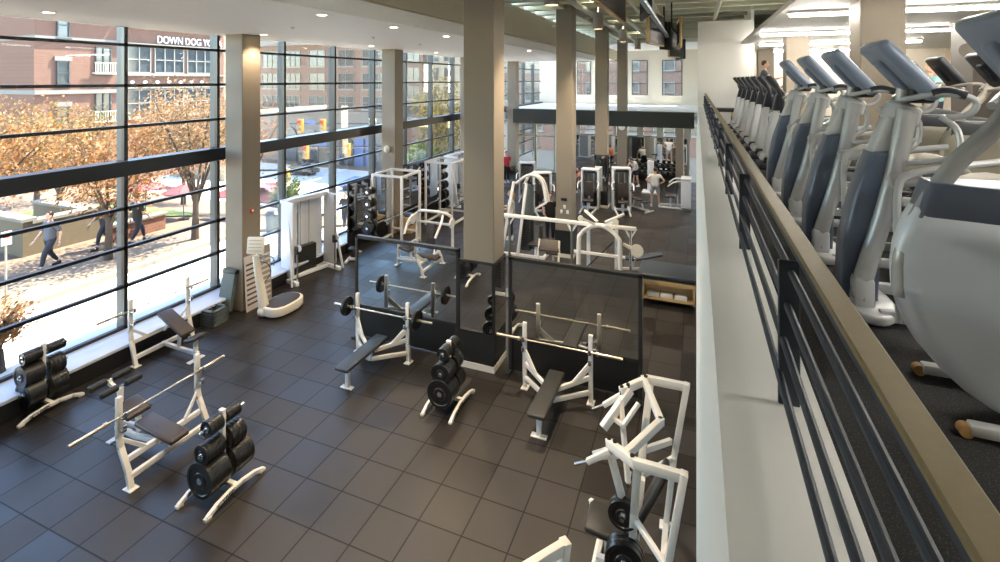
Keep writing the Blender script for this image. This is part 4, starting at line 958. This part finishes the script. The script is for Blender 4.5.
def wall_mirror(y0, y1, label):
    t = thing('wall_mirror', label, 'mirror', (-10.58, (y0+y1)/2, 0)); w = y1-y0
    MB().box((-.03, 0, 1.15), (.05, w, 2.3), .004).build('back_board', 'board_black', t)
    MB().box((0, 0, 1.46), (.01, w-.08, 1.58)).build('mirror_glass', 'mirror_grey', t)
wall_mirror(13.25, 15.4, 'dark wall mirror standing by the window before the second tan column'); wall_mirror(16.3, 19.3, 'dark wall mirror by the window after the second tan column')
def plate_stand(loc, rz, label):
    t = thing('plate_stand', label, 'weight tree', loc, rz)
    MB().box((0, 0, 1.05), (.07, .07, 2.1), .005).build('post', Wt, t); MB().box((0, 0, .04), (.5, .5, .07), .01).build('base', Wt, t)
    return t
def fill_stand(loc, desc, n=5):
    for k in range(n):
        r = (.22, .21, .18, .15, .12)[k]
        for s in (-1, 1):
            for q in range(2): plate(r, .06, (loc[0], loc[1]+(.05+q*.065 if s > 0 else -.11-q*.065), .38+.40*k), 0, 'black weight plate racked on the tall plate stand %s' % desc, 'plates on the tall stand %s' % desc)
for loc, d in (((-10.1, 13.75, 0), 'before the power rack'), ((-10.1, 18.9, 0), 'beyond the power rack')):
    plate_stand(loc, 0, 'tall white plate stand full of black plates %s' % d); fill_stand(loc, d)
def power_rack(loc, label, w=1.15, d=1.15, h=2.5):
    t = thing('power_rack', label, 'squat rack', loc)
    for x in (-w/2, w/2):
        for y in (-d/2, d/2): MB().box((x, y, h/2), (.075, .075, h), .005).build('post', Wt, t)
        MB().bar((x, -d/2, h-.04), (x, d/2, h-.04), .07, .07).build('side_rail', Wt, t); MB().bar((x, -d/2, .12), (x, d/2, .12), .07, .07).build('base_rail', Wt, t)
        MB().bar((x, -d/2, .75), (x, d/2, .75), .04, .04).build('safety_bar', 'chrome', t)
    for y in (-d/2, d/2): MB().bar((-w/2, y, h-.04), (w/2, y, h-.04), .07, .07).build('top_rail', Wt, t)
    MB().bar((-w/2, d/2, .35), (w/2, d/2, .35), .06, .06).build('low_rail', Wt, t)
    return t
power_rack((-9.65, 14.65, 0), 'tall white power rack beyond the mirror, first of two'); barbell((-9.30, 14.6, 1.15), PI/2, 'barbell racked across the first white power rack')
power_rack((-9.3, 17.6, 0), 'tall white power rack behind the first one'); barbell((-8.95, 17.5, 1.1), PI/2, 'barbell racked across the farther white power rack')
t = thing('plywood_box', 'tan plywood jump box against the window wall by the power rack', 'box', (-10.05, 16.05, 0)); MB().box((0, 0, .28), (.5, .5, .56), .01).build('body', 'tan_wood', t); MB().box((.255, 0, .42), (.012, .14, .06)).build('hand_slot', 'board_black', t)
tag(MB().box((-10.0, 16.0, .64), (.3, .22, .14), .03).build('folded_towel', 'towel_blue'), 'blue folded towel on the plywood jump box', 'towel')
def chest_press(loc, rz, label, mat='vinyl_brown'):        # user faces -y
    t = thing('chest_press', label, 'exercise machine', loc, rz)
    for s in (-1, 1):
        MB().tube([(s*.62, .35, 0), (s*.62, .35, 1.3), (s*.55, .30, 1.55), (s*.30, .15, 1.66), (0, .10, 1.68)], .045, 10, 4).build('side_frame', Wt, t)
        MB().tube([(s*.45, .05, 1.60), (s*.55, -.25, 1.45), (s*.52, -.55, 1.1)], .035, 10, 4).build('press_arm', Wt, t)
        MB().cyl((s*.52, -.55, 1.1), (s*.36, -.58, 1.08), .022, n=10).build('handle', 'rubber', t)
        MB().lathe([(0, .03), (0, .15), (.05, .15), (.05, .03)], (s*.66, .20, 1.35), (s, 0, 0), 18).build('counterweight', Wt, t)
        MB().bar((s*.62, .5, .04), (s*.3, -.6, .04), .07, .07).build('base_rail', Wt, t)
    MB().bar((-.62, .35, 1.25), (.62, .35, 1.25), .05, .06).build('cross_bar', Wt, t); MB().bar((-.6, .35, .06), (.6, .35, .06), .06, .07).build('base_bar', Wt, t)
    pad_mb((0, .12, .95), (.30, .08, .7), .03, RX(-.12)).build('back_pad', mat, t); pad_mb((0, -.14, .48), (.34, .36, .08), .03).build('seat_pad', mat, t)
    MB().bar((0, -.1, .04), (0, -.1, .45), .07, .07).build('seat_post', Wt, t)
    return t
chest_press((-7.55, 13.2, 0), 0, 'white chest press with rounded frame just behind the mirror on the window side')
def arch_machine(loc, label):
    t = thing('arch_machine', label, 'exercise machine', loc)
    for s in (-1, 1):
        MB().bar((-.38+s*.28, -.35, 0), (-.10+s*.22, -.1, 2.35), .07, .09, .006).build('tower_leg', Wt, t)
        MB().tube([(-.10+s*.15, -.1, 2.3), (.25, -.05+s*.1, 2.62), (.62, .05+s*.1, 2.40), (.78, .05+s*.15, 1.75)], .045, 10, 5).build('arch', Wt, t)
        MB().bar((.78, .05+s*.15, 1.75), (.45, s*.2, 1.55), .05, .05).build('arm_link', Wt, t)
    MB().bar((-.66, -.36, .05), (.8, -.3, .05), .08, .09).bar((.75, -.3, .05), (.8, .6, .05), .08, .09).build('base', Wt, t)
    stack_mb(MB(), (.08, 0, .15), .30, .24, 1.1, 14).build('weight_stack', 'frame_dark', t)
    MB().box((.08, .16, 1.2), (.40, .04, 2.1), .01).build('stack_shroud', 'step_grey', t)
    pad_mb((.62, -.15, .75), (.08, .3, .6), .03).build('back_pad', 'vinyl_black', t); pad_mb((.42, -.15, .42), (.36, .34, .08), .03).build('seat_pad', 'vinyl_black', t)
    MB().bar((.45, -.15, .05), (.45, -.15, .4), .07, .07).build('seat_post', Wt, t)
arch_machine((-5.25, 15.4, 0), 'white weight machine with a high arch between the first two tan columns')
def preacher(loc, rz, label):
    t = thing('preacher_bench', label, 'weight bench', loc, rz)
    pad_mb((0, 0, .78), (.62, .36, .09), .03, RX(.95)).build('arm_pad', 'vinyl_brown', t); pad_mb((0, .42, .45), (.4, .34, .08), .03).build('seat_pad', 'vinyl_brown', t)
    for s in (-1, 1): MB().bar((s*.33, -.25, 0), (s*.30, .02, .95), .05, .06).bar((s*.33, -.25, .03), (s*.2, .6, .03), .05, .05).build('leg', 'plate_cream', t)
    MB().bar((0, .4, .03), (0, .42, .42), .06, .06).build('seat_post', 'plate_cream', t)
preacher((-4.05, 14.2, 0), 0, 'brown padded preacher curl bench showing over the mirror by the balcony')
# multi station with one long beam
t = thing('multi_station', 'white multi station cable machine with one long overhead beam behind the mirror', 'exercise machine', (-2.5, 12.3, 0))
MB().box((-.55, 0, 2.10), (3.40, .09, .085), .01).build('overhead_beam', Wt, t)
for x in (-2.1, -.42, 1.02):
    MB().cyl((x, 0, 0), (x, 0, 2.1), .032, n=12).box((x, 0, .03), (.4, .5, .06), .01).build('post', 'step_grey' if x < 0.5 else 'chrome', t)
    MB().bar((x-.14, 0, 2.1), (x, 0, 1.86), .04, .04).bar((x+.14, 0, 2.1), (x, 0, 1.86), .04, .04).build('gusset', Wt, t)
for s in (-1, 1):
    MB().tube([(.30+s*.50, -.2, 0), (.30+s*.50, -.2, 1.6), (.30+s*.44, -.18, 1.9), (.30+s*.2, -.12, 2.08), (.30, -.08, 2.12)], .055, 12, 5).build('arch_leg', Wt, t)
    MB().bar((.30+s*.12, -.12, 2.14), (.30+s*.42, -.35, 2.34), .055, .055).build('pulley_arm', Wt, t)
    MB().bar((.30+s*.35, .25, 0), (.30+s*.35, .25, 2.1), .08, .08).build('rear_leg', Cw, t)
    MB().bar((.30+s*.1, .1, 2.16), (.30+s*.5, .5, 2.30), .05, .05).build('rear_pulley_arm', Wt, t)
    MB().lathe([(0, .02), (0, .07), (.03, .07), (.03, .02)], (.30+s*.42, -.37, 2.32), (0, 1, 0), 18).build('pulley', 'plate_cream', t)
MB().bar((-.32, -.2, 1.45), (.92, -.2, 1.45), .05, .06).build('cross_bar', Wt, t); MB().bar((-.3, -.2, .08), (.9, -.2, .08), .06, .07).build('base_bar', Wt, t)
stack_mb(MB(), (.30, .1, .15), .5, .25, .9, 12).build('weight_stack', 'frame_dark', t)
MB().bar((.62, -.1, 1.75), (-.12, -.1, .95), .03, .03).build('cable_bar', 'rubber', t)
MB().lathe([(0, .03), (0, .15), (.05, .15), (.05, .03)], (1.18, -.10, 1.62), (.2, -1, .1), 20).build('cam_wheel', 'plate_cream', t)
MB().bar((.85, -.05, 1.72), (1.16, -.10, 1.62), .06, .06).build('lever', 'plate_cream', t)
adj_bench((-1.6, 15.2, 0), -1.25, 'blue grey padded bench of the multi station near the balcony', 'vinyl_grey', .2)
# table by the balcony
t = thing('stretching_table', 'wide dark topped stretching table with tan cubby under it, against the balcony wall', 'table', (-.72, 13.62, 0))
pad_mb((.02, 0, .70), (1.40, 1.05, .11), .03).build('top_pad', 'vinyl_grey', t)
m = MB(); m.box((.06, -.38, .60), (1.26, .3, .04)); m.box((.06, -.38, .16), (1.26, .3, .04)); m.box((.06, -.24, .38), (1.26, .03, .44))
for x in (-.55, .67): m.box((x, -.38, .36), (.05, .3, .50))
m.box((.06, -.52, .56), (1.26, .03, .08)); m.build('cubby', 'tan_wood', t)
MB().box((.06, .1, .07), (1.24, .75, .14)).build('plinth', 'board_black', t); MB().box((.06, .1, .38), (1.2, .6, .52)).build('carcass', 'board_black', t)
for i, x in enumerate((-1.03, -.70, -.36)): tag(MB().box((x, 13.25, .235), (.30, .22, .11), .03).build('towel_stack', 'paper'), ('white folded towels in the tan cubby, window end', 'white folded towels in the middle of the tan cubby', 'white folded towels in the tan cubby, balcony end')[i], 'towels')
def selector(loc, rz, label, h=1.75, pad='vinyl_brown'):     # tower at the back, seat toward -y
    t = thing('weight_machine', label, 'exercise machine', loc, rz)
    for s in (-1, 1):
        MB().box((s*.36, 0, h/2), (.08, .42, h), .02).build('tower_side', Cw, t); MB().cyl((s*.12, 0, .1), (s*.12, 0, h-.1), .012, n=8).build('guide_rod', 'chrome', t)
        MB().bar((s*.30, -.2, .05), (s*.25, -1.15, .05), .06, .07).build('base_rail', Cw, t)
        MB().tube([(s*.32, -.2, 1.25), (s*.45, -.5, 1.2), (s*.42, -.75, 1.0)], .03, 8, 4).build('arm', Cw, t)
        MB().cyl((s*.42, -.75, 1.02), (s*.28, -.78, 1.02), .02, n=8).build('handle', 'rubber', t)
    MB().box((0, 0, h-.03), (.80, .42, .10), .02).build('tower_cap', Cw, t); MB().box((0, 0, .06), (.80, .42, .10), .02).build('tower_foot', Cw, t)
    MB().box((0, -.215, h-.10), (.52, .012, .12), .004).build('instruction_plate', 'rail_blue', t)
    MB().box((0, .19, h/2), (.66, .02, h-.2)).build('tower_back', 'lamp_grey', t)
    stack_mb(MB(), (0, 0, .12), .46, .26, .62).build('weight_stack', 'frame_dark', t)
    pad_mb((0, -.38, .95), (.36, .08, .62), .03, RX(-.1)).build('back_pad', pad, t); pad_mb((0, -.66, .5), (.40, .40, .09), .03).build('seat_pad', pad, t)
    MB().bar((0, -.66, .05), (0, -.66, .46), .08, .08).bar((0, -.36, .05), (0, -.36, .8), .07, .07).build('seat_post', Cw, t)
selector((-4.35, 21.9, 0), 0, 'white weight machine with tan seat between the middle tan columns'); selector((-3.05, 22.1, 0), .25, 'white weight machine with dark label plate right of the third tan column', 1.85)
selector((-.42, 23.4, 0), -PI/2, 'white seated machine with tan pad against the balcony wall, past the table', 1.35); selector((-6.2, 20.6, 0), .4, 'white weight machine glimpsed behind the high arch machine', 1.7)
selector((-7.6, 22.8, 0), .2, 'white weight machine in the far half toward the entrance doors', 1.7)
adj_bench((-2.3, 22.4, 0), .9, 'flat dark bench between the label plate machine and the man in white', 'vinyl_black', .05)
t = thing('yellow_ball', 'yellow medicine ball on the floor by the far benches', 'ball', (-2.95, 24.3, .14)); MB().ell((0, 0, 0), (.14, .14, .14)).build('ball', 'sig_yellow', t)
t = thing('cable_column', 'slim white cable column standing beside the man in white', 'exercise machine', (-2.15, 26.1, 0))
MB().box((0, 0, .8), (.3, .25, 1.6), .03).build('body', Cw, t); MB().box((0, -.05, .04), (.8, .8, .08), .02).build('base', Cw, t); MB().cyl((0, -.14, .9), (-.25, -.4, .9), .025, n=8).build('handle', 'rubber', t)
t = thing('dumbbell_rack', 'long black dumbbell rack along the far mirror wall', 'rack', (-2.2, 28.9, 0))
for z, y in ((.45, -.1), (.85, .08)): MB().box((0, y, z), (3.0, .30, .05), .006, RX(.3)).build('shelf', 'board_black', t)
for x in (-1.4, 0, 1.4): MB().bar((x, -.2, 0), (x, .15, 1.0), .06, .06).build('leg', 'board_black', t)
DB = None
for row, (z, y) in enumerate(((.565, 28.78), (.965, 28.96))):
    for k in range(10):
        lb = 'black dumbbell on the %s tier of the far rack' % ('lower', 'upper')[row]; gr = 'dumbbells on the %s tier' % ('lower', 'upper')[row]; lc = (-3.55+k*.30, y, z)
        if DB is None:
            DB = thing('dumbbell', lb, 'dumbbell', lc, 0, gr); MB().cyl((0, -.12, 0), (0, .12, 0), .017, n=10).build('handle', 'chrome', DB)
            for s in (-1, 1): MB().cyl((0, s*.08, 0), (0, s*.18, 0), .082, n=14, bev=.01).build('head', 'iron', DB)
        else: dup(DB, lc, 0, lb, gr)
# ================================================================== PEOPLE
def skin_mesh(chains, name, rootv=0):
    """limbs as connected edges with a radius per joint, grown into one surface"""
    vs, es, rs = [], [], []; idx = {}
    for ch in chains:
        prev = None
        for (key, co, r) in ch:
            if key is None or key not in idx:
                idx[key if key else len(vs)+1000] = len(vs); i = len(vs); vs.append(co); rs.append(r)
            else: i = idx[key]
            if prev is not None: es.append((prev, i))
            prev = i
    me = bpy.data.meshes.new(name); me.from_pydata(vs, es, []); o = bpy.data.objects.new(name, me); COL.objects.link(o)
    sk = o.modifiers.new('Skin', 'SKIN'); sk.use_smooth_shade = True
    for i, r in enumerate(rs):
        d = me.skin_vertices[0].data[i]; d.radius = (r, r) if not isinstance(r, tuple) else r; d.use_root = (i == rootv)
    sb = o.modifiers.new('Sub', 'SUBSURF'); sb.levels = 2; sb.render_levels = 2
    dg = bpy.context.evaluated_depsgraph_get(); m2 = bpy.data.meshes.new_from_object(o.evaluated_get(dg)); bpy.data.objects.remove(o)
    return m2
def person(label, loc, rz, J, shirt, legs, hair, long_legs=False, long_hair=False, sleeve=.5, shoe='shoe_white', headtilt=0):
    """J: joints in metres, facing -y. keys: pelvis chest neck head, and per side sL eL wL / hL kL aL"""
    t = thing('person', label, 'person', loc, rz); v = {k: V(c) for k, c in J.items()}
    pel, che, nek, hd = v['pelvis'], v['chest'], v['neck'], v['head']; mid = pel.lerp(che, .5)
    body = [[('p', pel, (.155, .115)), ('m', mid, (.14, .105)), ('c', che, (.17, .115)), ('n', nek, .055), ('h', hd-(hd-nek)*.35, .055)]]
    for s in 'LR':
        body.append([('c', che, .17), ('s'+s, v['s'+s], .062), ('e'+s, v['e'+s], .043), ('w'+s, v['w'+s], .028)])
        body.append([('p', pel, .15), ('h'+s, v['h'+s], .092), ('k'+s, v['k'+s], .058), ('a'+s, v['a'+s], .036)])
    me = skin_mesh(body, 'body'); m = MB(); m.bm.from_mesh(me)
    fw = V((0, -1, 0)); fw.rotate(MX.Rotation(headtilt, 3, 'X')); up = V((0, 0, 1)); up.rotate(MX.Rotation(headtilt, 3, 'X')); sd = V((1, 0, 0))
    Rh = MX.Rotation(headtilt, 3, 'X')
    m.ell(hd, (.075, .095, .115), 18, 12, Rh); m.ell(hd+fw*.03-up*.065, (.055, .06, .05), 12, 8, Rh)
    m.ell(hd+fw*.10-up*.015, (.014, .02, .024), 8, 6, Rh); m.ell(hd+fw*.088-up*.06, (.026, .012, .009), 8, 6, Rh)
    for s in (-1, 1): m.ell(hd+sd*.076*s-up*.01, (.012, .022, .032), 8, 6, Rh)
    for s in 'LR':
        w_, e_ = v['w'+s], v['e'+s]; d = (w_-e_).normalized(); sg = -1 if s == 'R' else 1
        sx = d.orthogonal().normalized(); q = V((0, -1, 0)) if abs(d.y) < .8 else V((0, 0, 1)); sx = d.cross(q).normalized(); nn = sx.cross(d)
        m.ell(w_+d*.05, (.036, .018, .055), 10, 8, MX((sx, nn, d)).transposed())
        for k, (o_, l) in enumerate(((-.030, .062), (-.010, .075), (.010, .080), (.028, .068))):
            a = w_+d*.085+sx*o_; b = a+d*l*.55+nn*.006; c = b+(d*.8+nn*.6).normalized()*l*.45; m.tube([a, b, c], .008, 6, 0, [.009, .0085, .007])
        a = w_+d*.045-sx*.03*sg; m.tube([a, a+d*.03-sx*.03*sg, a+d*.065-sx*.035*sg+nn*.01], .009, 6, 0, [.011, .010, .008])
        f = v['a'+s]; 
    for f in m.bm.faces: f.smooth = True
    m.build('body', 'skin', t)
    e = MB()
    for s in (-1, 1): e.ell(hd+fw*.082+sd*.032*s+up*.012, (.012, .008, .008), 8, 6, Rh)
    e.build('eye', 'eye_dark', t)
    h = MB(); h.ell(hd-fw*.022+up*.030, (.084, .092, .102), 16, 12, Rh)
    if long_hair: h.tube([hd-fw*.08+up*.04, hd-fw*.12-up*.06, hd-fw*.10-up*.22, hd-fw*.09-up*.30], .03, 10, 4, [.04, .05, .04, .012])
    h.build('hair', hair, t)
    g = 1.16
    sh = [[('p', pel-V((0, 0, .12)), (.20, .165)), ('m0', pel.lerp(mid, .5), (.19, .155)), ('m', mid, (.185, .15)), ('m1', mid.lerp(che, .5), (.19, .15)), ('c', che, (.195, .145)), ('n', che.lerp(nek, .72), .075)]]
    for s in 'LR': sh.append([('c', che, .18), ('s'+s, v['s'+s], .082), (None, v['s'+s].lerp(v['e'+s], sleeve), .066)])
    me = skin_mesh(sh, 'shirt'); m = MB(); m.bm.from_mesh(me); m.build('shirt', shirt, t)
    tr = [[('p', pel+V((0, 0, .15)), (.17, .135)), ('q', pel-V((0, 0, .04)), (.17, .135))]]
    for s in 'LR':
        c = [('q', pel-V((0, 0, .04)), .17), ('h'+s, v['h'+s]-V((0, 0, .03)), .112)]
        c += [('k'+s, v['k'+s], .078), (None, v['k'+s].lerp(v['a'+s], .85), .055)] if long_legs else [(None, v['h'+s].lerp(v['k'+s], .82), .10)]
        tr.append(c)
    me = skin_mesh(tr, 'trousers'); m = MB(); m.bm.from_mesh(me); m.build('trousers' if long_legs else 'shorts', legs, t)
    for s in 'LR':
        a = v['a'+s]; m = MB(); m.ell((a.x, a.y-.065, a.z-.045), (.045, .13, .042), 12, 8).ell((a.x, a.y+.01, a.z-.02), (.045, .06, .06), 10, 8).box((a.x, a.y-.06, a.z-.08), (.085, .25, .02), .008); m.build('shoe', shoe, t)
    return t
def pose(**k):
    J = dict(pelvis=(0, 0, .95), chest=(0, .01, 1.30), neck=(0, .01, 1.47), head=(0, -.02, 1.63), sL=(.19, .01, 1.39), sR=(-.19, .01, 1.39), eL=(.25, .03, 1.10), eR=(-.25, .03, 1.10),
             wL=(.25, -.06, .85), wR=(-.25, -.06, .85), hL=(.09, 0, .90), hR=(-.09, 0, .90), kL=(.10, -.02, .50), kR=(-.10, -.02, .50), aL=(.10, .02, .09), aR=(-.10, .02, .09)); J.update(k); return J
# man seen from behind with his hands on his hips
person('man from behind in white t-shirt and grey shorts, hands on hips', (-1.72, 23.3, 0), PI+.1, pose(eL=(.40, .10, 1.16), eR=(-.40, .10, 1.16), wL=(.21, -.04, 1.02), wR=(-.21, -.04, 1.02), hL=(.11, 0, .9), hR=(-.11, 0, .9), kL=(.15, -.02, .5), kR=(-.14, -.02, .5), aL=(.17, .02, .09), aR=(-.17, .02, .09)), 'shirt_white', 'cloth_grey', 'hair_brown')
person('man in white shirt and dark shorts bending forward before the far mirror', (-3.0, 27.3, 0), -.6, pose(chest=(0, -.20, 1.24), neck=(0, -.32, 1.35), head=(0, -.45, 1.43), sL=(.19, -.24, 1.30), sR=(-.19, -.24, 1.30), eL=(.24, -.36, 1.04), eR=(-.24, -.36, 1.04), wL=(.16, -.52, .86), wR=(-.16, -.52, .86), aL=(.13, .05, .09), aR=(-.13, -.06, .09)), 'shirt_white', 'cloth_navy', 'hair_brown', headtilt=.6)
person('blond woman in white top and black leggings beside the high arch machine', (-6.15, 16.6, 0), -1.3, pose(eL=(.24, -.12, 1.12), eR=(-.24, -.12, 1.12), wL=(.18, -.34, 1.12), wR=(-.18, -.34, 1.12)), 'shirt_white', 'cloth_navy', 'hair_blond', True, True)
person('brown haired person in black shirt and black trousers behind the high arch machine', (-4.75, 16.75, 0), .4, pose(eL=(.25, -.08, 1.10), eR=(-.25, -.08, 1.10), wL=(.20, -.28, 1.02), wR=(-.20, -.28, 1.02)), 'shirt_black', 'cloth_navy', 'hair_brown', True, shoe='ell_dark')
person('person in red top far off near the entrance doors', (-9.75, 25.6, 0), .8, pose(), 'shirt_red', 'cloth_navy', 'hair_brown', True)
person('person in orange top kneeling low between the second and third tan columns', (-5.35, 24.8, 0), -1.2, pose(pelvis=(0, 0, .50), chest=(0, -.10, .84), neck=(0, -.14, 1.0), head=(0, -.19, 1.15), sL=(.19, -.11, .92), sR=(-.19, -.11, .92), eL=(.26, -.34, .82), eR=(-.26, -.34, .82), wL=(.22, -.58, .86), wR=(-.22, -.58, .86), hL=(.09, 0, .46), hR=(-.09, 0, .46), kL=(.13, -.34, .36), kR=(-.12, -.05, .09), aL=(.13, -.32, .09), aR=(-.12, .35, .09)), 'shirt_orange', 'cloth_navy', 'hair_brown', True)
person('person in grey shirt working out upstairs behind the far row of steppers', (2.0, 17.6, UZ+.35), 1.4, pose(eL=(.24, -.2, 1.15), eR=(-.24, -.2, 1.15), wL=(.2, -.42, 1.2), wR=(-.2, -.42, 1.2)), 'shirt_grey', 'cloth_navy', 'hair_brown', True)
person('person with dark hair in teal t-shirt exercising upstairs by the brown panel', (4.25, 12.0, UZ+.12), -1.3, pose(eL=(.24, -.2, 1.15), eR=(-.24, -.2, 1.15), wL=(.2, -.42, 1.2), wR=(-.2, -.42, 1.2)), 'shirt_teal', 'cloth_navy', 'hair_brown', True, True)
for x, y, lb in ((2.0, 17.6, 'low black stepping platform under the person in grey upstairs'), (4.25, 12.0, 'low black stepping platform under the person in teal')):
    t = thing('treadmill', lb.replace('low black stepping platform', 'dark treadmill'), 'treadmill', (x, y, UZ-(.22 if x > 3 else 0)), 0 if x > 3 else PI); MB().box((.1, 0, .17), (1.7, .75, .30), .03).build('deck', 'ell_dark', t); MB().box((.1, 0, .335), (1.5, .5, .01)).build('belt', 'rubber', t)
    for s in (-1, 1): MB().tube([(-.6, s*.36, .3), (-.75, s*.36, 1.3), (-.5, s*.36, 1.25)], .03, 8, 3).build('side_rail', 'lamp_grey', t)
    MB().box((-.75, 0, 1.38), (.12, .75, .35), .03, RY(-.4)).build('console', 'ell_dark', t)
walk = dict(kL=(.10, -.22, .52), aL=(.10, -.30, .10), kR=(-.10, .06, .48), aR=(-.10, .30, .14), eL=(.24, .14, 1.12), wL=(.24, .10, .86), eR=(-.24, -.08, 1.12), wR=(-.24, -.26, .92))
for x, y, rz, sh, lb in ((-18.3, 9.0, .1, 'shirt_grey', 'person in dark grey walking past the parking sign outside'), (-19.0, 10.9, 0, 'shirt_black', 'person in black walking outside by the end of the stone wall'), (-18.4, 11.6, 3.1, 'shirt_black', 'person in black walking outside near the brick garden wall')):
    person(lb, (x, y, -.075 if x > -18.4 else -.10), rz, pose(**walk), sh, 'cloth_navy', 'hair_brown', True, sleeve=.95, shoe='ell_dark')
person('person in dark clothes crossing the bright road outside', (-15.6, 19.3, gz(19.3)), .2, pose(**walk), 'shirt_black', 'cloth_navy', 'hair_brown', True, sleeve=.95, shoe='ell_dark')
